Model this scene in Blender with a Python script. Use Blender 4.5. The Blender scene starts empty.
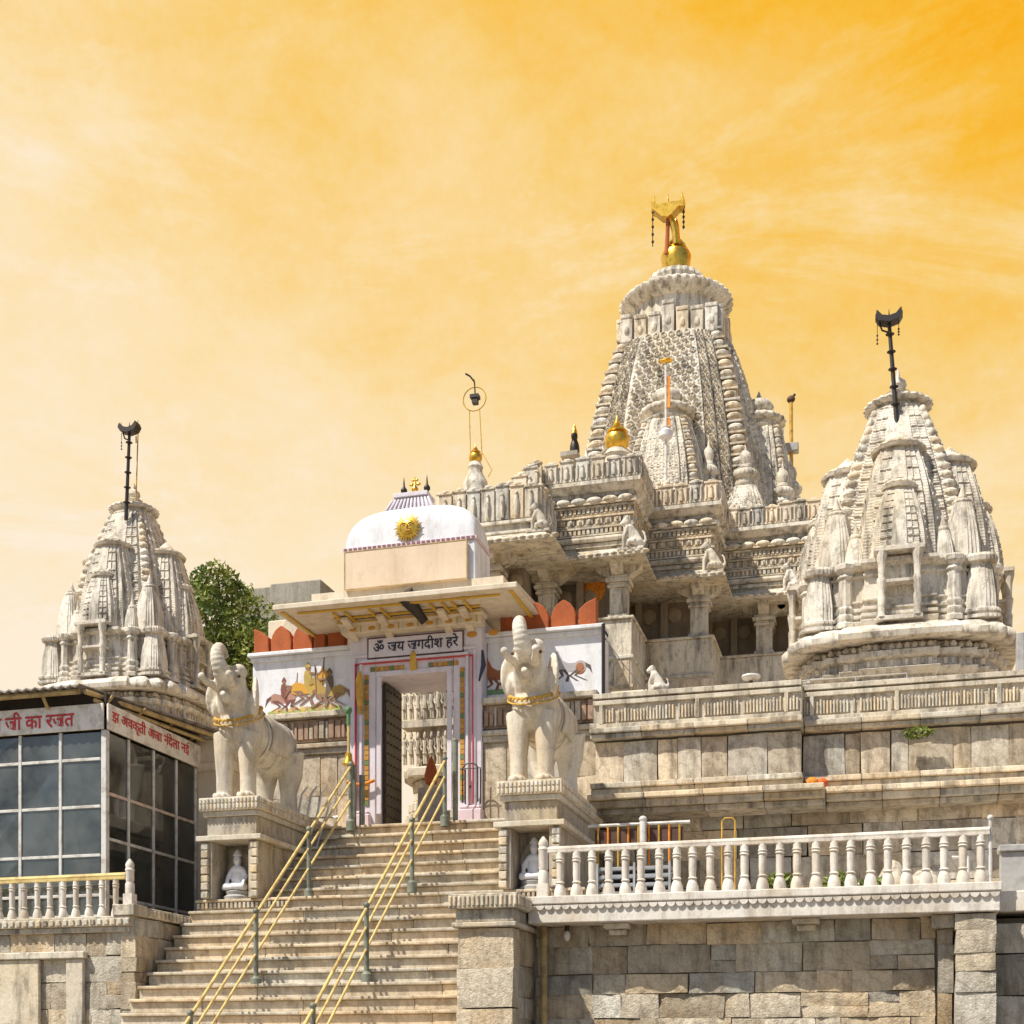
import bpy, bmesh, math, random
import numpy as np
from mathutils import Vector, Matrix, noise as MN

R = math.radians
rnd = random.Random(11)
SC = bpy.context.scene
COL = SC.collection

# ------------------------------------------------------------------ camera
FPX, CX, HY, TH = 1350.0, 512.0, 1060.0, R(15.25)
EYE = 1.6
cam_d = bpy.data.cameras.new('camera')
cam_d.sensor_width = 36.0
cam_d.lens = FPX / 1024 * 36
cam_d.shift_y = (HY - 512) / 1024
cam_d.clip_start = 0.1
cam_d.clip_end = 8000
cam = bpy.data.objects.new('camera', cam_d)
cam.location = (0, 0, EYE)
cam.rotation_euler = (R(90), 0, TH)
COL.objects.link(cam)
SC.camera = cam
CT, ST = math.cos(TH), math.sin(TH)


def at(px, py, Y):
    """point seen at pixel (px, py) on the plane of depth Y"""
    u = (px - CX) / FPX
    t = Y / (u * ST + CT)
    return Vector((t * (u * CT - ST), Y, EYE + (HY - py) * t / FPX))


def hz(px, py, Y):
    return at(px, py, Y).z


# ------------------------------------------------------------------ sun, sky
SUN_DIR = Vector((0.46, 0.52, -1.0)).normalized()      # travel direction of the light
sun_d = bpy.data.lights.new('sun', 'SUN')
sun_d.energy = 5.0
sun_d.angle = R(0.5)
sun_d.color = (1.0, 0.945, 0.84)
sun = bpy.data.objects.new('sun', sun_d)
sun.rotation_euler = SUN_DIR.to_track_quat('-Z', 'Y').to_euler()
sun.location = (-30, -30, 60)
COL.objects.link(sun)

W = bpy.data.worlds.new('World')
SC.world = W
W.use_nodes = True
wn, wl = W.node_tree.nodes, W.node_tree.links
wn.clear()


def N(nt, t, **kw):
    n = nt.nodes.new(t)
    for k, v in kw.items():
        setattr(n, k, v)
    return n


wt = W.node_tree
w_out = N(wt, 'ShaderNodeOutputWorld')
w_bg = N(wt, 'ShaderNodeBackground')
w_tc = N(wt, 'ShaderNodeTexCoord')
w_sky = N(wt, 'ShaderNodeTexSky', sky_type='NISHITA')
w_sky.sun_disc = False
w_sky.sun_elevation = R(55)
w_sky.sun_rotation = R(225)


def vdot(vec):
    n = N(wt, 'ShaderNodeVectorMath', operation='DOT_PRODUCT')
    wl.new(w_tc.outputs['Generated'], n.inputs[0])
    n.inputs[1].default_value = vec
    return n.outputs['Value']


def wmath(op, a, b=None, c=None, clamp=False):
    n = N(wt, 'ShaderNodeMath', operation=op)
    n.use_clamp = clamp
    for i, x in enumerate((a, b, c)):
        if x is None:
            continue
        if isinstance(x, (int, float)):
            n.inputs[i].default_value = x
        else:
            wl.new(x, n.inputs[i])
    return n.outputs[0]


d_up = vdot((0, 0, 1))
d_right = vdot((CT, ST, 0))
d_front = vdot((-ST, CT, 0))
w_map = N(wt, 'ShaderNodeMapping')
w_map.inputs['Scale'].default_value = (1.0, 1.0, 2.1)
w_map.inputs['Rotation'].default_value = (0.0, R(-18), 0.0)
wl.new(w_tc.outputs['Generated'], w_map.inputs['Vector'])
w_n1 = N(wt, 'ShaderNodeTexNoise')
w_n1.inputs['Scale'].default_value = 3.4
w_n1.inputs['Detail'].default_value = 7
w_n1.inputs['Roughness'].default_value = 0.58
w_n1.inputs['Distortion'].default_value = 0.5
wl.new(w_map.outputs[0], w_n1.inputs['Vector'])
p = wmath('MULTIPLY_ADD', d_up, 1.50, -0.19)
p = wmath('ADD', p, wmath('MULTIPLY', d_right, wmath('MULTIPLY', d_up, 1.25)))
w_n2 = N(wt, 'ShaderNodeTexNoise')
w_n2.inputs['Scale'].default_value = 9.0
w_n2.inputs['Detail'].default_value = 9
w_n2.inputs['Roughness'].default_value = 0.62
w_n2.inputs['Distortion'].default_value = 0.9
wl.new(w_map.outputs[0], w_n2.inputs['Vector'])
p = wmath('ADD', p, wmath('MULTIPLY', wmath('SUBTRACT', w_n1.outputs['Fac'], 0.5), -0.62))
p = wmath('ADD', p, wmath('MULTIPLY', wmath('SUBTRACT', w_n2.outputs['Fac'], 0.5), -0.34))
w_n3 = N(wt, 'ShaderNodeTexNoise')
w_n3.inputs['Scale'].default_value = 3.4
w_n3.inputs['Detail'].default_value = 10
w_n3.inputs['Roughness'].default_value = 0.7
w_n3.inputs['Distortion'].default_value = 0.7
w_m3 = N(wt, 'ShaderNodeMapping')
w_m3.inputs['Scale'].default_value = (0.8, 0.8, 2.6)
w_m3.inputs['Rotation'].default_value = (0.0, R(24), 0.0)
w_m3.inputs['Location'].default_value = (3.1, 1.7, 0.6)
wl.new(w_tc.outputs['Generated'], w_m3.inputs['Vector'])
wl.new(w_m3.outputs[0], w_n3.inputs['Vector'])
wisp = wmath('MULTIPLY', wmath('SUBTRACT', w_n3.outputs['Fac'], 0.53, clamp=True), 1.5)
p = wmath('SUBTRACT', p, wisp)
w_n4 = N(wt, 'ShaderNodeTexNoise')
w_n4.inputs['Scale'].default_value = 130.0
w_n4.inputs['Detail'].default_value = 4
w_n4.inputs['Roughness'].default_value = 0.7
wl.new(w_tc.outputs['Generated'], w_n4.inputs['Vector'])
p = wmath('ADD', p, wmath('MULTIPLY', wmath('SUBTRACT', w_n4.outputs['Fac'], 0.5), 0.16))
ramp = N(wt, 'ShaderNodeValToRGB')
wl.new(p, ramp.inputs['Fac'])
cr = ramp.color_ramp


def lin(r, g, b):
    f = lambda c: (c / 255 / 12.92) if c < 10 else ((c / 255 + 0.055) / 1.055) ** 2.4
    return (f(r), f(g), f(b), 1)


cr.elements[0].position = 0.10
cr.elements[0].color = lin(254, 238, 214)
cr.elements[1].position = 1.0
cr.elements[1].color = lin(250, 172, 14)
for pos, c in ((0.40, lin(253, 225, 172)), (0.64, lin(249, 206, 118)), (0.84, lin(249, 189, 62))):
    e = cr.elements.new(pos)
    e.color = c
w_scale = N(wt, 'ShaderNodeVectorMath', operation='SCALE')
wl.new(w_sky.outputs[0], w_scale.inputs[0])
w_scale.inputs['Scale'].default_value = 0.11
ff = wmath('MULTIPLY_ADD', d_front, 2.2, 0.25, clamp=True)
w_mix = N(wt, 'ShaderNodeMix', data_type='RGBA')
wl.new(ff, w_mix.inputs['Factor'])
wl.new(w_scale.outputs[0], w_mix.inputs[6])
wl.new(ramp.outputs['Color'], w_mix.inputs[7])
wl.new(w_mix.outputs[2], w_bg.inputs['Color'])
w_bg.inputs['Strength'].default_value = 0.86
wl.new(w_bg.outputs[0], w_out.inputs['Surface'])

vs = SC.view_settings
vs.view_transform = 'Standard'
vs.look = 'None'
vs.exposure = 0.22
vs.gamma = 1.0
SC.cycles.max_bounces = 6
SC.cycles.transparent_max_bounces = 8


# ------------------------------------------------------------------ materials
def new_mat(name):
    m = bpy.data.materials.new(name)
    m.use_nodes = True
    return m, m.node_tree, m.node_tree.nodes['Principled BSDF']


def stone(name, c1, c2, stain=(0.16, 0.14, 0.11), streak=0.6, scale=1.0, bump=0.35, rough=0.85,
          ochre=None, fine=0.18, bdist=0.02, vein=0.0):
    m, nt, b = new_mat(name)
    L = nt.links
    geo = N(nt, 'ShaderNodeNewGeometry')

    att = N(nt, 'ShaderNodeAttribute', attribute_name='tint')
    vsc = N(nt, 'ShaderNodeVectorMath', operation='MULTIPLY_ADD')
    L.new(att.outputs['Color'], vsc.inputs[0])
    vsc.inputs[1].default_value = (37.0, 23.0, 41.0)
    L.new(geo.outputs['Position'], vsc.inputs[2])

    def noise(sc, det=6, ro=0.6, mp=None, off=0):
        n = N(nt, 'ShaderNodeTexNoise')
        n.inputs['Scale'].default_value = sc
        n.inputs['Detail'].default_value = det
        n.inputs['Roughness'].default_value = ro
        mm = N(nt, 'ShaderNodeMapping')
        mm.inputs['Location'].default_value = (off, off * 0.7, off * 1.3)
        mm.inputs['Scale'].default_value = mp or (1, 1, 1)
        L.new(vsc.outputs[0], mm.inputs['Vector'])
        L.new(mm.outputs[0], n.inputs['Vector'])
        return n.outputs['Fac']

    def rng(v, a, bb, o0=0.0, o1=1.0):
        r = N(nt, 'ShaderNodeMapRange')
        r.inputs[1].default_value = a
        r.inputs[2].default_value = bb
        r.inputs[3].default_value = o0
        r.inputs[4].default_value = o1
        L.new(v, r.inputs[0])
        return r.outputs[0]

    def mix(f, a, bb, typ='MIX'):
        x = N(nt, 'ShaderNodeMix', data_type='RGBA', blend_type=typ)
        if isinstance(f, (int, float)):
            x.inputs['Factor'].default_value = f
        else:
            L.new(f, x.inputs['Factor'])
        for s, v in ((6, a), (7, bb)):
            if isinstance(v, tuple):
                x.inputs[s].default_value = (*v[:3], 1)
            else:
                L.new(v, x.inputs[s])
        return x.outputs[2]

    col = mix(rng(noise(1.1 * scale, 8, 0.65), 0.35, 0.65), c1, c2)
    if ochre:
        col = mix(rng(noise(0.9 * scale, 7, 0.6, (1, 1, 0.6), 17), 0.52, 0.72, 0, 0.75), col, ochre)
    st = rng(noise(2.3 * scale, 8, 0.68, (2.2, 2.2, 0.32), 5), 0.48, 0.68, 0, streak)
    col = mix(st, col, stain)
    st2 = rng(noise(5.5 * scale, 9, 0.75, (1, 1, 0.8), 31), 0.52, 0.68, 0, streak * 0.85)
    col = mix(st2, col, stain)
    if vein:
        wv = N(nt, 'ShaderNodeTexWave', wave_type='BANDS', bands_direction='DIAGONAL')
        wv.inputs['Scale'].default_value = 2.2
        wv.inputs['Distortion'].default_value = 11.0
        wv.inputs['Detail'].default_value = 8
        wv.inputs['Detail Scale'].default_value = 1.2
        L.new(vsc.outputs[0], wv.inputs['Vector'])
        col = mix(rng(wv.outputs['Fac'], 0.80, 1.0, 0, vein), col, (stain[0] * 1.5, stain[1] * 1.35, stain[2] * 1.15))
        col = mix(rng(wv.outputs['Fac'], 0.22, 0.0, 0, vein * 0.6), col, (0.72, 0.66, 0.55))
    fn = noise(38 * scale, 5, 0.7, None, 3)
    x = N(nt, 'ShaderNodeMix', data_type='RGBA', blend_type='MULTIPLY')
    x.inputs['Factor'].default_value = 1.0
    L.new(col, x.inputs[6])
    g = N(nt, 'ShaderNodeCombineColor')
    v = rng(fn, 0.3, 0.7, 1 - fine, 1 + fine)
    for i in range(3):
        L.new(v, g.inputs[i])
    L.new(g.outputs[0], x.inputs[7])
    y = N(nt, 'ShaderNodeMix', data_type='RGBA', blend_type='MULTIPLY')
    y.inputs['Factor'].default_value = 1.0
    L.new(x.outputs[2], y.inputs[6])
    L.new(att.outputs['Color'], y.inputs[7])
    L.new(y.outputs[2], b.inputs['Base Color'])
    b.inputs['Roughness'].default_value = rough
    b.inputs['Specular IOR Level'].default_value = 0.25
    ad = N(nt, 'ShaderNodeMath', operation='ADD')
    L.new(noise(11 * scale, 8, 0.7, None, 9), ad.inputs[0])
    mu = N(nt, 'ShaderNodeMath', operation='MULTIPLY')
    L.new(fn, mu.inputs[0])
    mu.inputs[1].default_value = 0.5
    L.new(mu.outputs[0], ad.inputs[1])
    bm = N(nt, 'ShaderNodeBump')
    bm.inputs['Strength'].default_value = bump
    bm.inputs['Distance'].default_value = bdist
    L.new(ad.outputs[0], bm.inputs['Height'])
    L.new(bm.outputs[0], b.inputs['Normal'])
    return m


def paint(name, c, rough=0.5, metal=0.0, var=0.12, scale=6, bump=0.1, dirt=None):
    m, nt, b = new_mat(name)
    L = nt.links
    geo = N(nt, 'ShaderNodeNewGeometry')
    n = N(nt, 'ShaderNodeTexNoise')
    n.inputs['Scale'].default_value = scale
    n.inputs['Detail'].default_value = 7
    n.inputs['Roughness'].default_value = 0.65
    L.new(geo.outputs['Position'], n.inputs['Vector'])
    r = N(nt, 'ShaderNodeValToRGB')
    d = dirt or tuple(x * (1 - 3 * var) for x in c)
    r.color_ramp.elements[0].position = 0.30
    r.color_ramp.elements[0].color = (*d, 1)
    r.color_ramp.elements[1].position = 0.52
    r.color_ramp.elements[1].color = (*c, 1)
    e = r.color_ramp.elements.new(0.75)
    e.color = (*[min(1, x * (1 + var)) for x in c], 1)
    L.new(n.outputs['Fac'], r.inputs['Fac'])
    att = N(nt, 'ShaderNodeAttribute', attribute_name='tint')
    y = N(nt, 'ShaderNodeMix', data_type='RGBA', blend_type='MULTIPLY')
    y.inputs['Factor'].default_value = 1.0
    L.new(r.outputs[0], y.inputs[6])
    L.new(att.outputs['Color'], y.inputs[7])
    L.new(y.outputs[2], b.inputs['Base Color'])
    b.inputs['Roughness'].default_value = rough
    b.inputs['Metallic'].default_value = metal
    if bump:
        bm = N(nt, 'ShaderNodeBump')
        bm.inputs['Strength'].default_value = bump
        bm.inputs['Distance'].default_value = 0.01
        n2 = N(nt, 'ShaderNodeTexNoise')
        n2.inputs['Scale'].default_value = scale * 6
        n2.inputs['Detail'].default_value = 5
        L.new(geo.outputs['Position'], n2.inputs['Vector'])
        L.new(n2.outputs['Fac'], bm.inputs['Height'])
        L.new(bm.outputs[0], b.inputs['Normal'])
    return m


M = {}
M['marble'] = stone('weathered_marble', (0.74, 0.67, 0.54), (0.53, 0.46, 0.36), stain=(0.13, 0.115, 0.095), streak=0.85, ochre=(0.54, 0.42, 0.24))
M['spire_marble'] = stone('spire_marble', (0.80, 0.74, 0.63), (0.60, 0.53, 0.43), stain=(0.15, 0.13, 0.105), streak=0.95, ochre=(0.56, 0.46, 0.30), scale=0.8)
M['shrine_plaster'] = stone('limewashed_marble', (0.80, 0.74, 0.64), (0.62, 0.55, 0.45), stain=(0.17, 0.15, 0.12), streak=0.95, bump=0.35, ochre=(0.56, 0.45, 0.28))
M['grey_marble'] = stone('grey_marble', (0.58, 0.52, 0.43), (0.42, 0.37, 0.30), stain=(0.13, 0.11, 0.09), streak=0.8, ochre=(0.48, 0.37, 0.21))
M['wall_stone'] = stone('wall_marble_slabs', (0.70, 0.64, 0.53), (0.50, 0.44, 0.36), stain=(0.15, 0.125, 0.095), streak=0.75, ochre=(0.52, 0.38, 0.21), bump=0.7, vein=0.28)
M['ashlar'] = stone('rough_ashlar', (0.80, 0.72, 0.58), (0.60, 0.52, 0.40), stain=(0.17, 0.14, 0.105), streak=0.6, ochre=(0.50, 0.34, 0.17), scale=1.3, bump=1.0, bdist=0.05, vein=0.22)
M['inner_stone'] = stone('brown_inner_stone', (0.34, 0.27, 0.19), (0.24, 0.19, 0.13), streak=0.5)  # darker and browner than the outer marble, for the hall interior
M['mortar'] = stone('dusty_mortar', (0.34, 0.29, 0.22), (0.24, 0.20, 0.15), streak=0.3)
M['step_stone'] = stone('worn_step_stone', (0.68, 0.61, 0.49), (0.54, 0.47, 0.36), stain=(0.20, 0.16, 0.115), streak=0.65, ochre=(0.54, 0.45, 0.32), vein=0.25)
M['elephant'] = stone('cream_elephant_stone', (0.76, 0.70, 0.60), (0.64, 0.58, 0.47), stain=(0.30, 0.25, 0.18), streak=0.65, bump=0.35, ochre=(0.58, 0.45, 0.28), fine=0.12)
M['balustrade'] = stone('white_baluster_marble', (0.82, 0.77, 0.69), (0.70, 0.63, 0.54), stain=(0.30, 0.24, 0.17), streak=0.65, bump=0.2, fine=0.1, ochre=(0.60, 0.47, 0.30))
M['lavender'] = stone('shade_tinted_limewash', (0.74, 0.69, 0.74), (0.68, 0.62, 0.67), stain=(0.42, 0.36, 0.34), streak=0.4, bump=0.2, fine=0.06)  # white walls; their bluish-lavender look in shade is put into this colour
M['whitewash'] = stone('bluish_whitewash', (0.80, 0.80, 0.82), (0.74, 0.74, 0.77), stain=(0.42, 0.38, 0.34), streak=0.45, bump=0.15, fine=0.06)
M['cream_paint'] = stone('cream_paint', (0.72, 0.63, 0.50), (0.66, 0.56, 0.42), stain=(0.38, 0.29, 0.19), streak=0.5, bump=0.2, fine=0.06)
M['peach'] = stone('peach_board', (0.76, 0.61, 0.45), (0.70, 0.55, 0.39), stain=(0.52, 0.37, 0.25), streak=0.45, bump=0.1, fine=0.05)
M['terracotta'] = stone('terracotta_red_paint', (0.45, 0.13, 0.045), (0.36, 0.09, 0.03), stain=(0.20, 0.06, 0.03), streak=0.5, bump=0.3, fine=0.15)
M['ruin'] = stone('old_grey_masonry', (0.36, 0.33, 0.28), (0.26, 0.24, 0.19), stain=(0.12, 0.12, 0.09), streak=0.6, bump=0.5)
M['gold'] = paint('gilded_metal', (0.80, 0.48, 0.07), rough=0.32, metal=0.85, var=0.15, scale=8)
M['yellow'] = paint('yellow_rail_paint', (0.66, 0.51, 0.20), rough=0.45, var=0.15, dirt=(0.36, 0.22, 0.08))
M['ochre'] = paint('ochre_paint', (0.62, 0.36, 0.05), rough=0.6, var=0.2)
M['orange'] = paint('marigold_orange', (0.80, 0.27, 0.02), rough=0.7, var=0.2, scale=14)
M['green'] = paint('green_paint', (0.10, 0.22, 0.09), rough=0.6, var=0.2)
M['post_green'] = paint('grey_green_post_paint', (0.20, 0.22, 0.17), rough=0.5, var=0.2)
M['brown'] = paint('dark_brown_paint', (0.10, 0.045, 0.03), rough=0.7, var=0.15)
M['maroon'] = paint('maroon_letter_paint', (0.58, 0.05, 0.05), rough=0.6, var=0.1)
M['ink'] = paint('dark_blue_letter_paint', (0.035, 0.035, 0.07), rough=0.6, var=0.1)
M['iron'] = paint('dark_iron', (0.035, 0.03, 0.028), rough=0.5, metal=0.4, var=0.2, dirt=(0.06, 0.03, 0.015))
M['door_wood'] = paint('dark_studded_wood', (0.05, 0.038, 0.025), rough=0.55, var=0.2, scale=9)
M['white_paint'] = paint('white_frame_paint', (0.66, 0.64, 0.60), rough=0.5, var=0.08, dirt=(0.34, 0.28, 0.22))
M['board'] = paint('sign_board_paint', (0.80, 0.74, 0.66), rough=0.6, var=0.08, dirt=(0.46, 0.38, 0.28))
M['wood'] = paint('yellowish_timber', (0.46, 0.33, 0.14), rough=0.7, var=0.2, dirt=(0.22, 0.14, 0.06))
M['tin'] = paint('weathered_tin', (0.30, 0.27, 0.24), rough=0.6, metal=0.3, var=0.2, dirt=(0.15, 0.11, 0.08))
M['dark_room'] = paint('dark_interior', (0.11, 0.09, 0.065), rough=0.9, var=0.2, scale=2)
M['steel'] = paint('steel_tube', (0.55, 0.53, 0.50), rough=0.35, metal=0.7, var=0.1)
M['crate'] = paint('grey_blue_crate', (0.26, 0.28, 0.31), rough=0.6, var=0.15)
M['grey_slab'] = paint('grey_slab', (0.42, 0.41, 0.39), rough=0.7, var=0.12)
M['bark'] = paint('bark', (0.12, 0.085, 0.055), rough=0.9, var=0.25, scale=10)
M['ground'] = paint('street_paving', (0.20, 0.18, 0.15), rough=0.9, var=0.15, scale=1.5)
M['tinted'] = paint('painted_mosaic', (1, 1, 1), rough=0.7, var=0.05)
M['pink'] = paint('pink_plinth_paint', (0.66, 0.52, 0.56), rough=0.7, var=0.06)


def leaf_mat(name, c1, c2):
    m, nt, b = new_mat(name)
    L = nt.links
    geo = N(nt, 'ShaderNodeNewGeometry')
    n = N(nt, 'ShaderNodeTexNoise')
    n.inputs['Scale'].default_value = 1.3
    n.inputs['Detail'].default_value = 6
    L.new(geo.outputs['Position'], n.inputs['Vector'])
    x = N(nt, 'ShaderNodeMix', data_type='RGBA')
    x.inputs[6].default_value = (*c1, 1)
    x.inputs[7].default_value = (*c2, 1)
    r = N(nt, 'ShaderNodeMapRange')
    r.inputs[1].default_value = 0.35
    r.inputs[2].default_value = 0.65
    L.new(n.outputs['Fac'], r.inputs[0])
    L.new(r.outputs[0], x.inputs['Factor'])
    att = N(nt, 'ShaderNodeAttribute', attribute_name='tint')
    y = N(nt, 'ShaderNodeMix', data_type='RGBA', blend_type='MULTIPLY')
    y.inputs['Factor'].default_value = 1.0
    L.new(x.outputs[2], y.inputs[6])
    L.new(att.outputs['Color'], y.inputs[7])
    L.new(y.outputs[2], b.inputs['Base Color'])
    b.inputs['Roughness'].default_value = 0.55
    tr = N(nt, 'ShaderNodeBsdfTranslucent')
    L.new(y.outputs[2], tr.inputs['Color'])
    ms = N(nt, 'ShaderNodeMixShader')
    ms.inputs[0].default_value = 0.3
    L.new(b.outputs[0], ms.inputs[1])
    L.new(tr.outputs[0], ms.inputs[2])
    L.new(ms.outputs[0], nt.nodes['Material Output'].inputs['Surface'])
    return m


M['leaf'] = leaf_mat('tree_leaves', (0.07, 0.13, 0.025), (0.32, 0.35, 0.07))


def glass_mat():
    m, nt, b = new_mat('dusty_window_glass')
    L = nt.links
    geo = N(nt, 'ShaderNodeNewGeometry')
    n = N(nt, 'ShaderNodeTexNoise')
    n.inputs['Scale'].default_value = 1.7
    n.inputs['Detail'].default_value = 8
    n.inputs['Roughness'].default_value = 0.7
    L.new(geo.outputs['Position'], n.inputs['Vector'])
    tr = N(nt, 'ShaderNodeBsdfTransparent')
    tr.inputs['Color'].default_value = (0.62, 0.62, 0.58, 1)
    df = N(nt, 'ShaderNodeBsdfDiffuse')
    df.inputs['Color'].default_value = (0.34, 0.35, 0.31, 1)
    r = N(nt, 'ShaderNodeMapRange')
    r.inputs[1].default_value = 0.35
    r.inputs[2].default_value = 0.75
    r.inputs[3].default_value = 0.05
    r.inputs[4].default_value = 0.38
    L.new(n.outputs['Fac'], r.inputs[0])
    m1 = N(nt, 'ShaderNodeMixShader')
    L.new(r.outputs[0], m1.inputs[0])
    L.new(tr.outputs[0], m1.inputs[1])
    L.new(df.outputs[0], m1.inputs[2])
    gl = N(nt, 'ShaderNodeBsdfGlossy')
    gl.inputs['Roughness'].default_value = 0.04
    fr = N(nt, 'ShaderNodeFresnel')
    fr.inputs['IOR'].default_value = 1.7
    m2 = N(nt, 'ShaderNodeMixShader')
    L.new(fr.outputs[0], m2.inputs[0])
    L.new(m1.outputs[0], m2.inputs[1])
    L.new(gl.outputs[0], m2.inputs[2])
    L.new(m2.outputs[0], nt.nodes['Material Output'].inputs['Surface'])
    return m


M['glass'] = glass_mat()


# ------------------------------------------------------------------ mesh builder
class MB:
    def __init__(self):
        self.v, self.f, self.t, self.s = [], [], [], []

    def add(self, verts, faces, tint=1.0, smooth=False):
        o = len(self.v)
        self.v.extend([tuple(x) for x in verts])
        for f in faces:
            self.f.append(tuple(i + o for i in f))
            self.t.append(tint)
            self.s.append(smooth)
        return self

    def box(self, x0, x1, y0, y1, z0, z1, tint=1.0):
        vs_ = [(x0, y0, z0), (x1, y0, z0), (x1, y1, z0), (x0, y1, z0), (x0, y0, z1), (x1, y0, z1), (x1, y1, z1), (x0, y1, z1)]
        fs = [(0, 3, 2, 1), (4, 5, 6, 7), (0, 1, 5, 4), (1, 2, 6, 5), (2, 3, 7, 6), (3, 0, 4, 7)]
        return self.add(vs_, fs, tint)

    def hexa(self, pts, tint=1.0):
        fs = [(0, 3, 2, 1), (4, 5, 6, 7), (0, 1, 5, 4), (1, 2, 6, 5), (2, 3, 7, 6), (3, 0, 4, 7)]
        return self.add(pts, fs, tint)

    def prism(self, poly, a, b, axis='y', tint=1.0):
        """poly is (u,w) counter-clockwise seen from the -axis side; extruded from a to b"""
        n = len(poly)

        def P(u, w, d):
            return (u, d, w) if axis == 'y' else ((d, u, w) if axis == 'x' else (u, w, d))
        vs_ = [P(u, w, a) for u, w in poly] + [P(u, w, b) for u, w in poly]
        fs = [tuple(range(n)), tuple(range(2 * n - 1, n - 1, -1))]
        for i in range(n):
            j = (i + 1) % n
            fs.append((i, i + n, j + n, j))
        return self.add(vs_, fs, tint)

    def ell(self, c, r, rot=None, n=14, m=9, tint=1.0):
        vs_ = []
        for j in range(m + 1):
            a = math.pi * j / m - math.pi / 2
            for i in range(n):
                b_ = 2 * math.pi * i / n
                q = Vector((math.cos(a) * math.cos(b_) * r[0], math.cos(a) * math.sin(b_) * r[1], math.sin(a) * r[2]))
                if rot is not None:
                    q = rot @ q
                vs_.append((q.x + c[0], q.y + c[1], q.z + c[2]))
        fs = []
        for j in range(m):
            for i in range(n):
                k = (i + 1) % n
                fs.append((j * n + i, j * n + k, (j + 1) * n + k, (j + 1) * n + i))
        return self.add(vs_, fs, tint, True)

    def tube(self, pts, rad, n=8, tint=1.0, closed=False, cap=True, smooth=True):
        pts = [Vector(q) for q in pts]
        if not isinstance(rad, (list, tuple)):
            rad = [rad] * len(pts)
        k = len(pts)
        tang = []
        for i in range(k):
            a = pts[i - 1] if (i > 0 or closed) else pts[i]
            b_ = pts[(i + 1) % k] if (i < k - 1 or closed) else pts[i]
            tang.append((b_ - a).normalized())
        ref = Vector((0, 0, 1)) if abs(tang[0].z) < 0.9 else Vector((1, 0, 0))
        u = tang[0].cross(ref).normalized()
        vs_ = []
        for i in range(k):
            u = (u - tang[i] * u.dot(tang[i])).normalized()
            w = tang[i].cross(u)
            for j in range(n):
                a = 2 * math.pi * j / n
                vs_.append(pts[i] + (u * math.cos(a) + w * math.sin(a)) * rad[i])
        fs = []
        for i in range(k if closed else k - 1):
            i2 = (i + 1) % k
            for j in range(n):
                j2 = (j + 1) % n
                fs.append((i * n + j, i * n + j2, i2 * n + j2, i2 * n + j))
        if cap and not closed:
            fs.append(tuple(range(n - 1, -1, -1)))
            fs.append(tuple((k - 1) * n + j for j in range(n)))
        return self.add(vs_, fs, tint, smooth)

    def lathe(self, prof, cx, cy, n=20, tint=1.0, ribs=0, ramp=0.0, smooth=True):
        vs_ = []
        for r, z in prof:
            for i in range(n):
                a = 2 * math.pi * i / n
                rr = r * (1 + ramp * math.cos(ribs * a)) if ribs else r
                vs_.append((cx + rr * math.cos(a), cy + rr * math.sin(a), z))
        fs = []
        k = len(prof)
        for j in range(k - 1):
            for i in range(n):
                i2 = (i + 1) % n
                fs.append((j * n + i, j * n + i2, (j + 1) * n + i2, (j + 1) * n + i))
        fs.append(tuple(range(n - 1, -1, -1)))
        fs.append(tuple((k - 1) * n + i for i in range(n)))
        return self.add(vs_, fs, tint, smooth)

    def build(self, name, mat, parent=None, bevel=0.0, seg=1, angle=35, kind=None):
        org = Vector((0, 0, 0))
        q = parent
        while q is not None:
            org = org + Vector(q.location)
            q = q.parent
        me = bpy.data.meshes.new(name)
        me.from_pydata([(a - org.x, b_ - org.y, c - org.z) for a, b_, c in self.v], [], self.f)
        me.materials.append(M[mat] if isinstance(mat, str) else mat)
        at_ = me.color_attributes.new('tint', 'FLOAT_COLOR', 'CORNER')
        cols = np.ones((len(me.loops), 4), dtype=np.float32)
        lt = np.zeros(len(me.polygons), dtype=np.int32)
        me.polygons.foreach_get('loop_total', lt)
        tt = np.array([(x, x, x) if isinstance(x, (int, float)) else tuple(x)[:3] for x in self.t], dtype=np.float32)
        cols[:, :3] = np.repeat(tt, lt, axis=0)
        at_.data.foreach_set('color', cols.ravel())
        me.polygons.foreach_set('use_smooth', np.array(self.s, dtype=bool))
        if any(self.s):
            me.set_sharp_from_angle(angle=R(angle))
        me.update()
        o = bpy.data.objects.new(name, me)
        COL.objects.link(o)
        if parent is not None:
            o.parent = parent
        if bevel:
            md = o.modifiers.new('bevel', 'BEVEL')
            md.width = bevel
            md.segments = seg
            md.limit_method = 'ANGLE'
            md.angle_limit = R(40)
        if kind:
            o['kind'] = kind
        return o


def thing(name, label, cat, loc=(0, 0, 0), group=None):
    o = bpy.data.objects.new(name, None)
    o.empty_display_size = 0.2
    COL.objects.link(o)
    o.location = loc
    return tag(o, label, cat, group)


def tag(o, label, cat, group=None):
    o['label'] = label
    o['category'] = cat
    if group:
        o['group'] = group
    return o


def dup(root, loc, label=None, group=None, rotz=None):
    def cp(o, parent):
        c = o.copy()
        COL.objects.link(c)
        c.parent = parent
        for ch in [k for k in bpy.data.objects if k.parent == o]:
            cp(ch, c)
        return c
    r = cp(root, None)
    r.location = loc
    if rotz is not None:
        r.rotation_euler = (0, 0, rotz)
    if label:
        r['label'] = label
    if group:
        r['group'] = group
    return r


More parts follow.
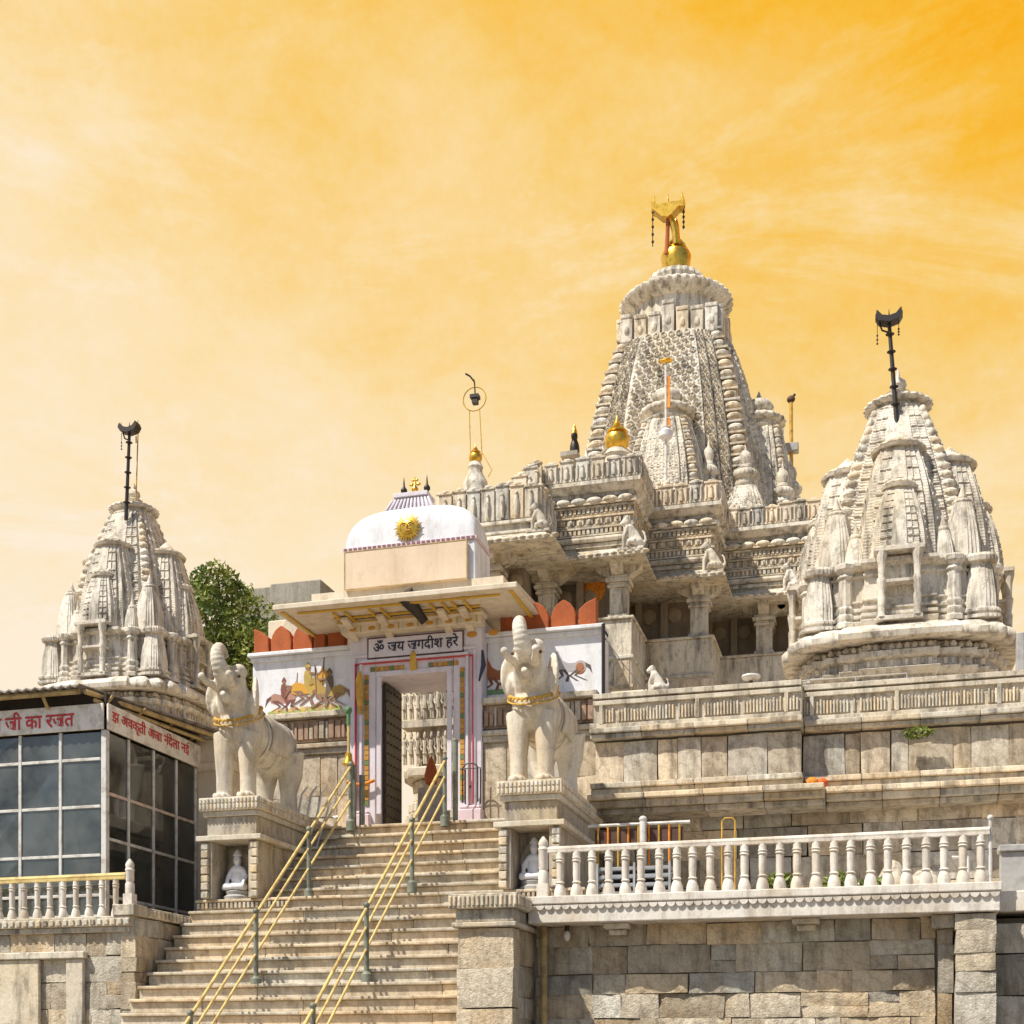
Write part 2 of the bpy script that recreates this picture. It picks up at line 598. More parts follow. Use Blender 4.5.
def solid(name, mb, mat, parent, voxel=0.03, smooth=4, factor=0.5):
    """one continuous skin over everything in mb"""
    o = mb.build(name, mat, None)
    a = o.modifiers.new('remesh', 'REMESH')
    a.mode = 'VOXEL'
    a.voxel_size = voxel
    a.use_smooth_shade = True
    s = o.modifiers.new('smooth', 'SMOOTH')
    s.iterations = smooth
    s.factor = factor
    dg = bpy.context.evaluated_depsgraph_get()
    me = bpy.data.meshes.new_from_object(o.evaluated_get(dg))
    o.modifiers.clear()
    org = Vector((0, 0, 0))
    q = parent
    while q is not None:
        org = org + Vector(q.location)
        q = q.parent
    me.transform(Matrix.Translation(-org))
    ca = me.color_attributes.get('tint')
    if ca:
        me.color_attributes.remove(ca)
    ca = me.color_attributes.new('tint', 'FLOAT_COLOR', 'POINT')
    ca.data.foreach_set('color', np.ones(len(me.vertices) * 4, dtype=np.float32))
    if not me.materials:
        me.materials.append(M[mat])
    for pl in me.polygons:
        pl.use_smooth = True
    o.data = me
    if parent is not None:
        o.parent = parent
    return o


def lettering(name, body, mat, parent, origin, udir, wdir, width, height, lift=0.004, bold=0.012):
    """painted letters: origin = lower-left corner, udir along the line, wdir up"""
    cu = bpy.data.curves.new(name, 'FONT')
    cu.body = body
    cu.size = 1.0
    cu.extrude = 0.01
    cu.offset = 0.010
    o = bpy.data.objects.new(name, cu)
    COL.objects.link(o)
    dg = bpy.context.evaluated_depsgraph_get()
    me = bpy.data.meshes.new_from_object(o.evaluated_get(dg))
    bpy.data.objects.remove(o)
    xs = [v.co.x for v in me.vertices]
    ys = [v.co.y for v in me.vertices]
    x0, x1, y0, y1 = min(xs), max(xs), min(ys), max(ys)
    u, w, og = Vector(udir).normalized(), Vector(wdir).normalized(), Vector(origin)
    nrm = u.cross(w)
    org = Vector((0, 0, 0))
    q = parent
    while q is not None:
        org = org + Vector(q.location)
        q = q.parent
    if bold > .015:
        bmx = bmesh.new()
        bmx.from_mesh(me)
        g0 = list(bmx.verts) + list(bmx.edges) + list(bmx.faces)
        for ci, dx, dy in ((1, bold, 0.0), (2, bold * .5, bold)):
            r_ = bmesh.ops.duplicate(bmx, geom=g0)
            bmesh.ops.translate(bmx, verts=[e for e in r_['geom'] if isinstance(e, bmesh.types.BMVert)], vec=(dx, dy, 0.1 * ci))
        bmx.to_mesh(me)
        bmx.free()
        x1 += bold
        y1 += bold
    for v in me.vertices:
        c = v.co
        v.co = og + u * ((c.x - x0) / (x1 - x0) * width) + w * ((c.y - y0) / (y1 - y0) * height) + nrm * ((lift + .0012 * round(c.z / .1)) if (c.z - .1 * round(c.z / .1)) > 0 else 0.0006 + .0001 * round(c.z / .1)) - org
    me.materials.clear()
    me.materials.append(M[mat])
    ca = me.color_attributes.new('tint', 'FLOAT_COLOR', 'POINT')
    ca.data.foreach_set('color', np.ones(len(me.vertices) * 4, dtype=np.float32))
    r = bpy.data.objects.new(name, me)
    COL.objects.link(r)
    r.parent = parent
    return r


def tv(lo=0.78, hi=1.15):
    """a block's own stone colour"""
    k = rnd.uniform(lo, hi)
    w = rnd.uniform(-0.05, 0.12)
    return (k * (1 + w), k, k * (1 - w * 1.3))


def rough_block(mb, a, b_, c, d, front, back, face, t, amp):
    """one hewn block: pillowed, uneven front face and slightly crooked outline"""
    nu = max(3, min(9, int((b_ - a) / 0.09)))
    nv = max(3, min(7, int((d - c) / 0.09)))
    ph = (rnd.uniform(0, 50), rnd.uniform(0, 50), rnd.uniform(0, 50))
    k = [(rnd.uniform(-.012, .012), rnd.uniform(-.012, .012)) for _ in range(4)]
    vs_, fs = [], []
    tilt = (rnd.uniform(-.5, .5), rnd.uniform(-.5, .5))
    for j in range(nv + 1):
        for i in range(nu + 1):
            u, v = i / nu, j / nv
            du = (k[0][0] * (1 - u) * (1 - v) + k[1][0] * u * (1 - v) + k[2][0] * u * v + k[3][0] * (1 - u) * v)
            dv = (k[0][1] * (1 - u) * (1 - v) + k[1][1] * u * (1 - v) + k[2][1] * u * v + k[3][1] * (1 - u) * v)
            x, z = a + (b_ - a) * u + du, c + (d - c) * v + dv
            e = min(u * (b_ - a), (1 - u) * (b_ - a), v * (d - c), (1 - v) * (d - c))
            n_ = MN.fractal(Vector((x * 4 + ph[0], z * 4 + ph[1], ph[2])), 1.0, 2.0, 4)
            dep = -amp * (n_ * 1.0 + tilt[0] * (u - .5) + tilt[1] * (v - .5)) + (0.013 if e < 0.004 else 0.0)
            vs_.append((x, dep, z))
    m0 = len(vs_)
    nb = 2 * (nu + nv)
    loop = [i for i in range(nu + 1)] + [(j + 1) * (nu + 1) - 1 for j in range(1, nv + 1)] + [nv * (nu + 1) + i for i in range(nu - 1, -1, -1)] + [j * (nu + 1) for j in range(nv - 1, 0, -1)]
    for q in loop:
        vs_.append((vs_[q][0], back - front, vs_[q][2]))
    for j in range(nv):
        for i in range(nu):
            o = j * (nu + 1) + i
            fs.append((o, o + 1, o + nu + 2, o + nu + 1))
    for q in range(nb):
        r_ = (q + 1) % nb
        fs.append((loop[r_], loop[q], m0 + q, m0 + r_))
    if face == 'S':
        vv = [(x, front + y, z) for x, y, z in vs_]
    else:
        vv = [(front - y, x, z) for x, y, z in vs_]
    mb.add(vv, fs, t, True)


def ashlar(mb, x0, x1, z0, z1, front, ch=(0.26, 0.42), bw=(0.35, 0.9), depth=0.25, face='S', lo=0.6, hi=1.2, gap=0.0045, jit=0.018, amp=0.018):
    """courses of separate hewn blocks; face S looks to -Y, E looks to +X (x0..x1 are then Y)"""
    z = z0
    while z < z1 - 0.02:
        h = min(rnd.uniform(*ch), z1 - z)
        if z1 - z - h < 0.1:
            h = z1 - z
        x = x0
        while x < x1 - 0.02:
            w = min(rnd.uniform(*bw), x1 - x)
            if x1 - x - w < 0.15:
                w = x1 - x
            cells = [(x, x + w, z, z + h)]
            if h > .28 and rnd.random() < .22 and ch[1] < .6:
                hm = z + h * rnd.uniform(.38, .62)
                if rnd.random() < .5 or w < .5:
                    cells = [(x, x + w, z, hm), (x, x + w, hm, z + h)]
                else:
                    wm = x + w * rnd.uniform(.35, .65)
                    cells = [(x, wm, z, hm), (wm, x + w, z, hm), (x, x + w, hm, z + h)]
            for (a, b_, c, d) in cells:
                f = rnd.uniform(0, jit)
                bk = (front + depth) if face == 'S' else depth
                if face == 'S':
                    rough_block(mb, a + gap, b_ - gap, c + gap, d - gap, front + f, front + depth, 'S', tv(lo, hi), amp)
                else:
                    rough_block(mb, a + gap, b_ - gap, c + gap, d - gap, front - f, front - f + depth, 'E', tv(lo, hi), amp)
            x += w
        z += h


# staggered temple plan -------------------------------------------------
def ring(steps, ms):
    """steps [(half extent, out)] from centre to corner; ms samples per facet -> points, u, facet, normals, side"""
    P, U, F, Nn, S = [], [], [], [], []
    base = []
    k = len(steps)
    for i in list(range(k - 1, 0, -1)):                      # left half facets
        a0, a1 = -steps[i][0], -steps[i - 1][0]
        for q in range(ms[i]):
            u = q / (ms[i] - 1)
            base.append((a0 + (a1 - a0) * u, -steps[i][1], u, i))
    for q in range(ms[0]):
        u = q / (ms[0] - 1)
        base.append((-steps[0][0] + 2 * steps[0][0] * u, -steps[0][1], u, 0))
    for i in range(1, k):
        a0, a1 = steps[i - 1][0], steps[i][0]
        for q in range(ms[i]):
            u = q / (ms[i] - 1)
            base.append((a0 + (a1 - a0) * u, -steps[i][1], u, i))
    for s in range(4):
        c, sn = (1, 0, -1, 0)[s], (0, 1, 0, -1)[s]
        for x, y, u, i in base:
            P.append((x * c - y * sn, x * sn + y * c))
            U.append(u)
            F.append(i)
            Nn.append((sn, -c))
            S.append(s)
    return np.array(P), np.array(U), np.array(F), np.array(Nn), np.array(S)


def loft(mb, cx, cy, rg, rows, disp=None, smooth=False, tint=1.0):
    P, U, F, Nn, S = rg
    n = len(P)
    V = []
    for j, (z, s) in enumerate(rows):
        q = P * s
        if disp is not None:
            q = q + Nn * disp(F, U, j / max(1, len(rows) - 1), s)[:, None]
        V.append(np.column_stack([q[:, 0] + cx, q[:, 1] + cy, np.full(n, z)]))
    V = np.concatenate(V)
    fs = []
    for j in range(len(rows) - 1):
        for i in range(n):
            k = (i + 1) % n
            fs.append((j * n + i, j * n + k, (j + 1) * n + k, (j + 1) * n + i))
    fs.append(tuple((len(rows) - 1) * n + i for i in range(n)))
    fs.append(tuple(range(n - 1, -1, -1)))
    mb.add(V.tolist(), fs, tint, smooth)


def lerp_prof(pr, z):
    for (a, s0), (b_, s1) in zip(pr, pr[1:]):
        if z <= b_:
            k = (z - a) / (b_ - a)
            return s0 + (s1 - s0) * k
    return pr[-1][1]


def curve_prof(half0, half1, z0, z1, n, pw=1.55):
    out = []
    for j in range(n + 1):
        t = j / n
        out.append((z0 + (z1 - z0) * t, half0 + (half1 - half0) * (t ** pw)))
    return out


# ================================================================== SETTING
g = MB()
g.add([(-3000, -3000, 0), (3000, -3000, 0), (3000, 3000, 0), (-3000, 3000, 0)], [(0, 1, 2, 3)])
g.build('ground', 'ground', kind='structure')

# hill / built-up platform the temple court stands on
g = MB()
g.box(-60, -10.9, 22.3, 90, 0.004, 5.45)
g.box(-10.9, -4.4, 21.9, 90, 0.004, 5.46)
g.box(-4.4, 60, 22.2, 90, 0.004, 6.7)
g.build('court_terrain', 'wall_stone', kind='structure')

# ================================================================== STAIRCASE
def step_pos(n):
    return (16.57 + 0.24 * n + (0.30 if n >= 10 else 0.0), 2.25 + 0.2 * n)


SX0, SX1 = -10.12, -5.0
stair = thing('staircase', 'broad flight of worn cream stone steps climbing to the gate', 'stairs', (-7.55, 16.57, 0))
for n in range(-10, 17):
    y, z = step_pos(n)
    x0, x1 = SX0, SX1 + 0.03
    if n == 9:
        x0, x1 = -10.13, -4.02
    if n >= 10:
        x0, x1 = -9.6, -4.6
    depth = 0.62 if n == 9 else 0.34
    if n == 16:
        depth = 0.9
    mb = MB()
    x = x0
    while x < x1 - 0.01:
        w = min(rnd.uniform(0.9, 1.9), x1 - x)
        if x1 - x - w < 0.4:
            w = x1 - x
        t = tv(0.86, 1.1)
        dz = rnd.uniform(-0.006, 0.004)
        mb.box(x + 0.002, x + w - 0.002, y - 0.06 + rnd.uniform(0, 0.018), y + depth, z - 0.045 + dz, z + dz, t)
        mb.box(x + 0.002, x + w - 0.002, y + rnd.uniform(0, 0.012), y + depth - 0.02, z - 0.198, z - 0.046 + dz, tv(0.84, 1.1))
        x += w
    mb.build('step', 'step_stone', stair, bevel=0.012, seg=2)
mb = MB()
mb.hexa([(SX0, 16.6 - 2.4, 0.003), (-5.0, 16.6 - 2.4, 0.003), (-5.0, 21.9, 0.003), (SX0, 21.9, 0.003),
         (SX0, 16.6 - 2.4, 0.02), (-5.0, 16.6 - 2.4, 0.02), (-5.0, 21.9, 5.2), (SX0, 21.9, 5.2)])
mb.build('stair_core', 'step_stone', stair)
# carved dentil edge under the landing, seen in front of both pedestals
for a, b_ in ((-10.1, -8.6), (-5.5, -4.04)):
    mb = MB()
    y9, z9 = step_pos(9)
    x = a
    while x < b_:
        mb.box(x, x + 0.045, y9 - 0.05, y9 + 0.02, z9 - 0.14, z9 - 0.055, tv(0.8, 1.05))
        x += 0.07
    mb.build('dentil_band', 'step_stone', stair, bevel=0.006)

# ================================================================== BALUSTRADE helpers
def baluster(mb, x, y, z0, z1, r=0.055):
    h = z1 - z0
    pr = [(r * 1.25, 0), (r * 1.3, .04), (r * 1.25, .12), (r * 0.95, .22), (r * 0.72, .27), (r * 1.0, .30), (r * 0.72, .33), (r * 0.80, .5),
          (r * 0.78, .74), (r * 1.02, .77), (r * 0.78, .80), (r * 0.98, .83), (r * 0.80, .87), (r * 0.85, .93), (r * 0.65, 1.0)]
    mb.lathe([(a, z0 + b_ * h) for a, b_ in pr], x + rnd.uniform(-.006, .006), y, 12, tint=rnd.uniform(.92, 1.05))


def newel(mb, x, y, z0, z1):
    mb.box(x - 0.07, x + 0.07, y - 0.07, y + 0.07, z0, z0 + 0.16)
    mb.lathe([(0.066, z0 + .16), (0.066, z0 + .3), (0.05, z0 + .33), (0.06, z0 + .36), (0.06, z1 - .18), (0.07, z1 - .16),
              (0.055, z1 - .13), (0.065, z1 - .09), (0.05, z1 - .05), (0.025, z1 - .02), (0.012, z1)], x, y, 14)


# ================================================================== RIGHT TERRACE
ZT = 3.615
TY = 16.12
wall = thing('retaining_wall', 'shaded rough ashlar retaining wall under the right balustrade slab', 'wall', (-1.5, 16.7, 0))
mb = MB()
ashlar(mb, -4.2, 0.62, 0.3, 3.28, 16.58, (0.25, 0.40), (0.28, 0.85), 0.3, lo=0.72, hi=1.3, gap=.003, amp=.04)
mb.build('block_facing', 'ashlar', wall, angle=50)
mb = MB()
mb.box(-4.25, 0.7, 16.66, 16.9, 0.003, 3.26)
mb.box(-4.25, 9, 16.902, 21.95, 0.003, 3.27)
mb.build('wall_core', 'mortar', wall)
mb = MB()
ashlar(mb, 1.29, 6.0, 0.3, 3.2, 16.6, (0.3, 0.5), (0.5, 1.1), 0.25)
mb.build('block_facing', 'ashlar', wall, angle=50)
mb = MB()
ashlar(mb, 0.83, 1.27, 0.0, 3.28, 16.2, (0.35, 0.55), (0.44, 0.5), 0.6, lo=0.95, hi=1.2)
mb.build('end_pier', 'ashlar', wall, angle=50)
mb = MB()
ashlar(mb, 0.64, 0.82, 0.0, 3.12, 16.42, (0.4, 0.6), (0.18, 0.2), 0.4, lo=0.7, hi=0.95)
mb.box(0.58, 0.82, 16.32, 16.8, 3.125, 3.275, 0.9)
mb.build('pilaster', 'ashlar', wall, angle=50)

slab = thing('terrace_slab', 'long pale terrace slab with scalloped edge carrying the right balustrade', 'slab', (-1.5, TY, ZT))
mb = MB()
mb.box(-4.24, 1.33, TY, 21.3, ZT - 0.10, ZT)
mb.box(-4.20, 1.31, TY + 0.035, 17.5, ZT - 0.33, ZT - 0.102)
mb.box(1.334, 9, 16.55, 21.3, ZT - 0.3, ZT - 0.06)
mb.build('slab_body', 'balustrade', slab, bevel=0.012, seg=2)
mb = MB()
x = -4.2
while x < 1.30:
    mb.prism([(x + 0.052 + 0.052 * math.cos(a), ZT - 0.115 + 0.055 * math.sin(a)) for a in [math.pi * (1 + k / 8) for k in range(9)]], TY + 0.005, TY + 0.034, 'y', 0.95)
    x += 0.108
mb.build('scallop_trim', 'balustrade', slab)
for px_ in (617, 806):
    mb = MB()
    xx = at(px_, 920, 16.4).x
    mb.box(xx - 0.16, xx + 0.16, 16.30, 16.72, ZT - 0.40, ZT - 0.333)
    mb.box(xx - 0.11, xx + 0.11, 16.42, 16.72, ZT - 0.47, ZT - 0.402)
    mb.build('bracket', 'marble', slab, bevel=0.012)

rail = thing('balustrade', 'long white marble balustrade with turned balusters on the right terrace', 'balustrade', (-1.5, TY + 0.1, ZT))
mb = MB()
newel(mb, -4.02, TY + 0.1, ZT, ZT + 0.75)
mb.build('newel', 'balustrade', rail)
xs = np.linspace(-4.02, 1.12, 26)[1:]
for x in xs:
    mb = MB()
    baluster(mb, x + rnd.uniform(-0.01, 0.01), TY + 0.1, ZT, ZT + 0.56, 0.058)
    mb.build('baluster', 'balustrade', rail)
mb = MB()
mb.tube([(-3.96, TY + 0.1, ZT + 0.585), (1.2, TY + 0.1, ZT + 0.60)], 0.036, 10)
mb.box(-3.96, 1.2, TY + 0.06, TY + 0.14, ZT + 0.545, ZT + 0.575)
mb.build('handrail', 'balustrade', rail)
mb = MB()
mb.tube([(1.21, TY + 0.12, ZT - 0.02), (1.21, TY + 0.12, ZT + 0.72)], 0.022, 8)
mb.ell((1.21, TY + 0.12, ZT + 0.74), (0.035, 0.035, 0.035))
mb.build('end_pipe', 'white_paint', rail)

pillar = thing('stair_pillar', 'square pale stone pillar with carved capital at the foot of the stairs', 'pillar', (-4.6, 15.9, 0))
mb = MB()
ashlar(mb, -4.95, -4.24, 0.0, 3.20, 15.6, (0.42, 0.8), (0.71, 0.8), 0.3, lo=1.0, hi=1.2)
ashlar(mb, 15.6 + 0.30, 16.74, 0.0, 3.20, -4.24, (0.25, 0.45), (0.35, 0.5), 0.3, face='E', lo=0.8, hi=1.1)
mb.box(-4.92, -4.3, 15.88, 16.74, 0.0, 3.19, 0.8)
mb.build('shaft', 'ashlar', pillar, angle=50)
mb = MB()
mb.box(-5.0, -4.19, 15.55, 16.74, 3.202, 3.26)
mb.box(-4.96, -4.23, 15.59, 16.74, 3.262, 3.42, 0.75)
mb.box(-5.03, -4.16, 15.52, 16.74, 3.422, 3.60)
for k in range(15):
    x = -5.02 + k * 0.058
    mb.box(x, x + 0.036, 15.50, 15.53, 3.45, 3.575, tv(0.85, 1.1))
for k in range(20):
    y = 15.53 + k * 0.058
    mb.box(-4.17, -4.14, y, y + 0.036, 3.45, 3.575, tv(0.85, 1.1))
mb.build('capital', 'marble', pillar, bevel=0.01)

# clutter on the right terrace
mb = MB()
a = at(546, 910, 16.6)
mb.tube([(a.x, 16.50, 0), (a.x, 16.50, 3.28)], 0.042, 10)
tag(mb.build('downpipe', 'wood'), 'yellow-brown drain pipe running down beside the square pillar', 'pipe')
t = thing('hanging_bulb', 'small white bulb fitting hanging under the terrace slab', 'lamp', at(567, 925, 16.5))
p0 = t.location
mb = MB(); mb.tube([(p0.x, p0.y, ZT - 0.33), (p0.x, p0.y, ZT - 0.40)], 0.03, 8); mb.build('holder', 'iron', t)
mb = MB(); mb.ell((p0.x, p0.y, ZT - 0.46), (0.045, 0.045, 0.07)); mb.build('bulb', 'white_paint', t)

t = thing('stacked_rack', 'grey slatted metal rack behind the right balusters', 'rack', (at(630, 870, 18.6).x, 18.6, ZT))
x0, x1 = at(598, 870, 18.6).x, at(672, 870, 18.6).x
mb = MB()
for z in np.linspace(0.05, 0.62, 6):
    mb.box(x0, x1, 18.5, 18.9, ZT + z, ZT + z + 0.05)
mb.build('slats', 'crate', t, bevel=0.008)
mb = MB()
for x in (x0, (x0 + x1) / 2, x1 - 0.03):
    mb.box(x, x + 0.03, 18.46, 18.49, ZT, ZT + 0.72)
    mb.box(x, x + 0.03, 18.91, 18.94, ZT, ZT + 0.72)
mb.build('frame', 'steel', t)
mb = MB()
mb.box(x0 + 0.03, x1 - 0.03, 18.93, 18.97, ZT, ZT + 0.7)
mb.build('back_panel', 'crate', t)

t = thing('barricade', 'orange and yellow metal barricade with pale top bar behind the balustrade', 'barricade', (at(640, 830, 19.4).x, 19.4, ZT))
x0, x1 = at(588, 830, 19.4).x, at(690, 830, 19.4).x
zt = hz(640, 824, 19.4)
mb = MB(); mb.tube([(x0, 19.4, zt), (x1, 19.4, zt)], 0.025, 8); mb.build('top_bar', 'white_paint', t)
mb = MB(); mb.box(x0 + 0.1, x1 - 0.1, 19.42, 19.45, zt - 0.34, zt - 0.06); mb.build('panel', 'brown', t)
for k in range(9):
    mb = MB(); x = x0 + 0.15 + (x1 - x0 - 0.3) * k / 8
    mb.tube([(x, 19.4, ZT), (x, 19.4, zt)], 0.016, 6); mb.build('upright', 'orange' if k % 2 else 'ochre', t)
mb = MB(); x = at(643, 830, 19.3).x
mb.tube([(x, 19.3, ZT), (x, 19.3, zt + 0.03)], 0.05, 10); mb.ell((x, 19.3, zt + 0.05), (0.06, 0.06, 0.05)); mb.build('post', 'white_paint', t)
t = thing('yellow_frame', 'empty yellow rectangular metal frame standing on the right terrace', 'frame', (at(720, 850, 19.6).x, 19.6, ZT))
xa, xb, za = at(722, 820, 19.6).x, at(735, 820, 19.6).x, hz(728, 818, 19.6)
mb = MB(); mb.tube([(xa, 19.6, ZT), (xa, 19.6, za - 0.04), (xa + 0.04, 19.6, za), (xb - 0.04, 19.6, za), (xb, 19.6, za - 0.04), (xb, 19.6, ZT)], 0.012, 8); mb.build('tube_frame', 'ochre', t)
mb = MB(); mb.box(xa, xb, 19.59, 19.61, ZT + 0.5, ZT + 0.54); mb.build('cross_bar', 'ochre', t)


def rock(name, c, r, label, mat='grey_marble'):
    mb = MB()
    rr = random.Random(int(c[0] * 100))
    n, m = 14, 9
    vs_ = []
    for j in range(m + 1):
        a = math.pi * j / m - math.pi / 2
        for i in range(n):
            b_ = 2 * math.pi * i / n
            k = 1 + 0.12 * math.sin(3 * b_ + c[0]) * math.cos(2 * a) + rr.uniform(-0.05, 0.05) * math.cos(a)
            vs_.append((c[0] + r[0] * k * math.cos(a) * math.cos(b_), c[1] + r[1] * k * math.cos(a) * math.sin(b_), c[2] + r[2] * k * math.sin(a)))
    fs = [(j * n + i, j * n + (i + 1) % n, (j + 1) * n + (i + 1) % n, (j + 1) * n + i) for j in range(m) for i in range(n)]
    mb.add(vs_, fs, 1.0, True)
    return tag(mb.build(name, mat, angle=60), label, 'rock')


a = at(893, 858, 19.5)
rock('boulder', (a.x, 19.5, ZT + 0.3), (0.24, 0.25, 0.42), 'tall pale rounded boulder behind the right end of the balustrade', 'marble')
a = at(858, 868, 19.3)
rock('boulder', (a.x, 19.3, ZT + 0.18), (0.22, 0.25, 0.25), 'low grey boulder among the shrubs behind the balustrade')
a = at(925, 862, 19.6)
rock('boulder', (a.x, 19.6, ZT + 0.25), (0.3, 0.25, 0.36), 'broad brown boulder behind the last balusters', 'ashlar')


def bush(name, c, r, n, label, leaf=0.07, stem=True, cat='shrub'):
    t_ = thing(name, label, cat, (c[0], c[1], c[2] - r[2]))
    mb = MB()
    for k in range(7):
        a_ = rnd.uniform(0, 6.28)
        mb.tube([(c[0], c[1], c[2] - r[2]), (c[0] + r[0] * 0.4 * math.cos(a_), c[1] + r[1] * 0.4 * math.sin(a_), c[2]),
                 (c[0] + r[0] * 0.8 * math.cos(a_), c[1] + r[1] * 0.8 * math.sin(a_), c[2] + r[2] * rnd.uniform(0.1, 0.8))], [0.014, 0.01, 0.004], 5)
    mb.build('stem', 'bark', t_)
    leaves(t_, [(c, r)], n, leaf)
    return t_


def leaves(parent, blobs, n, size, mat='leaf', name='foliage'):
    g_ = np.random.default_rng(int(abs(blobs[0][0][0]) * 1000) + n)
    vs_, fs, ti = [], [], []
    wts = np.array([b_[1][0] * b_[1][1] * b_[1][2] for b_ in blobs])
    wts = wts / wts.sum()
    for c, r in blobs:
        pass
    idx = g_.choice(len(blobs), n, p=wts)
    for k in idx:
        c, r = blobs[k]
        d = g_.normal(size=3)
        d /= np.linalg.norm(d)
        q = np.array(c) + d * np.array(r) * (g_.uniform(0.25, 1.0) ** 0.45)
        nrm = g_.normal(size=3) + d * 0.8 + np.array([0, 0, 0.6])
        nrm /= np.linalg.norm(nrm)
        a_ = np.cross(nrm, g_.normal(size=3))
        a_ /= np.linalg.norm(a_)
        b_ = np.cross(nrm, a_)
        s = size * g_.uniform(0.6, 1.3)
        o = len(vs_)
        vs_ += [tuple(q - a_ * s), tuple(q + b_ * s * 0.45 + nrm * s * 0.12), tuple(q + a_ * s), tuple(q - b_ * s * 0.45 + nrm * s * 0.12)]
        fs.append((o, o + 1, o + 2, o + 3))
        ti.append(float(g_.uniform(0.6, 1.35)))
    mb = MB()
    mb.v, mb.f, mb.t, mb.s = vs_, fs, ti, [False] * len(fs)
    return mb.build(name, mat, parent)


for px_, py_, rr_, lb in ((778, 870, 0.3, 'small leafy shrub behind the middle balusters'), (838, 862, 0.28, 'darker leafy shrub beside the low grey boulder'),
                          (872, 874, 0.25, 'low green shrub in front of the tall pale boulder')):
    a = at(px_, py_, 19.0)
    bush('shrub', (a.x, 19.0, ZT + rr_), (rr_, rr_, rr_), 420, lb, 0.06)
mb = MB()
xa = at(700, 860, 20.4).x
ashlar(mb, -4.3, 9, ZT + 0.0, 5.5, 21.62, (0.3, 0.55), (0.4, 1.1), 0.3, lo=0.5, hi=1.05)
lower_wall_mb = mb

# far right end of the terrace
t = thing('side_parapet', 'plain grey parapet wall at the right edge beyond the balustrade', 'wall', (2.6, 17, ZT))
mb = MB(); mb.box(1.36, 4.5, 16.75, 16.95, ZT - 0.06, ZT + 0.42); mb.box(1.34, 4.5, 16.71, 16.99, ZT + 0.422, ZT + 0.50); mb.build('wall', 'grey_slab', t, bevel=0.01)
mb = MB(); mb.tube([(0.86, 17.6, ZT + 0.5), (1.05, 17.6, ZT + 0.5), (1.05, 17.6, ZT), ], 0.02, 8); mb.build('rail_stub', 'white_paint', t)

# ================================================================== PLINTH WALL (right, behind terrace)
pw = thing('plinth_wall', 'long stepped marble plinth wall with carved frieze right of the gate', 'wall', (0, 21.2, 3.6))
mb = lower_wall_mb
mb.build('lower_wall', 'wall_stone', pw, angle=50)
XS = -1.16
mb = MB()
for xa, xb, yf in ((-4.36, XS, 21.0), (XS + 0.003, 10.0, 21.35)):
    ashlar(mb, xa, xb, 5.98, 6.62, yf, (0.64, 0.7), (0.22, 0.75), 0.3, lo=0.68, hi=1.12, jit=0.03, amp=.012)
mb.build('slab_panels', 'wall_stone', pw, angle=50)
mb = MB()
mb.box(-4.36, XS - 0.01, 21.08, 22.4, 5.5, 7.2, 0.6)
mb.box(XS, 10, 21.43, 22.4, 5.5, 7.2, 0.6)
mb.build('wall_core', 'mortar', pw)
mb = MB()
for xa, xb, yf in ((-4.42, XS + 0.03, 20.96), (XS + 0.035, 10.0, 21.31)):
    L_ = xb - xa
    k = int(L_ / 0.8)
    for i in range(k):
        a0, a1 = xa + L_ * i / k, xa + L_ * (i + 1) / k
        tt = tv(0.85, 1.1)
        mb.box(a0, a1 - 0.004, yf - 0.14 + rnd.uniform(0, 0.02), yf + 0.5, 6.735 + rnd.uniform(-.006, .006), 6.82, tt)
        mb.box(a0, a1 - 0.004, yf - 0.08, yf + 0.5, 6.66, 6.732, tv(0.7, 0.95))
        mb.box(a0, a1 - 0.004, yf - 0.07, yf + 0.3, 5.88, 5.965, tv(0.95, 1.15))
        mb.box(a0, a1 - 0.004, yf - 0.02, yf + 0.3, 5.76, 5.877, tv(0.8, 1.0))
    xb2 = xb + (0.33 if xb < 0 else 0)
    xa2 = xa + (0.33 if xb > 0 else 0)
    L_ = xb2 - xa2
    for i in range(k):
        a0, a1 = xa2 + L_ * i / k, xa2 + L_ * (i + 1) / k
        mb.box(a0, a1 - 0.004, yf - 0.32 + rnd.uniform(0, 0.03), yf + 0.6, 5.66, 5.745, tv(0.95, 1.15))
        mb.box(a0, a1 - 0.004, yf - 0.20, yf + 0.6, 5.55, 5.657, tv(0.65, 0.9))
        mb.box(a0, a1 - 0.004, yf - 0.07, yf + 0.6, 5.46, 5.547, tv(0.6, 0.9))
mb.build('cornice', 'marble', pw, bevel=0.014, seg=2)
mb = MB()
for xa, xb, yf in ((-4.38, XS + 0.01, 20.98), (XS + 0.015, 10.0, 21.33)):
    mb.box(xa, xb, yf, yf + 0.35, 6.822, 7.30, 0.95)
    mb.box(xa, xb, yf - 0.06, yf + 0.4, 7.302, 7.38)
    mb.box(xa, xb, yf - 0.05, yf, 7.20, 7.27)
    mb.box(xa, xb, yf - 0.05, yf, 6.824, 6.90)
    x = xa + 0.05
    while x < xb - 0.05:
        if rnd.random() < 0.90:
            mb.box(x, x + 0.028, yf - 0.04, yf + 0.01, 6.93, 7.13 + rnd.uniform(-0.02, 0.02), tv(0.9, 1.12))
        x += 0.05
    x = xa + 0.1
    while x < xb - 0.1:
        mb.box(x, x + 0.06, yf - 0.055, yf + 0.01, 6.9, 7.2, tv(0.85, 1.0))
        x += rnd.uniform(1.1, 1.6)
mb.build('frieze', 'marble', pw, bevel=0.006)
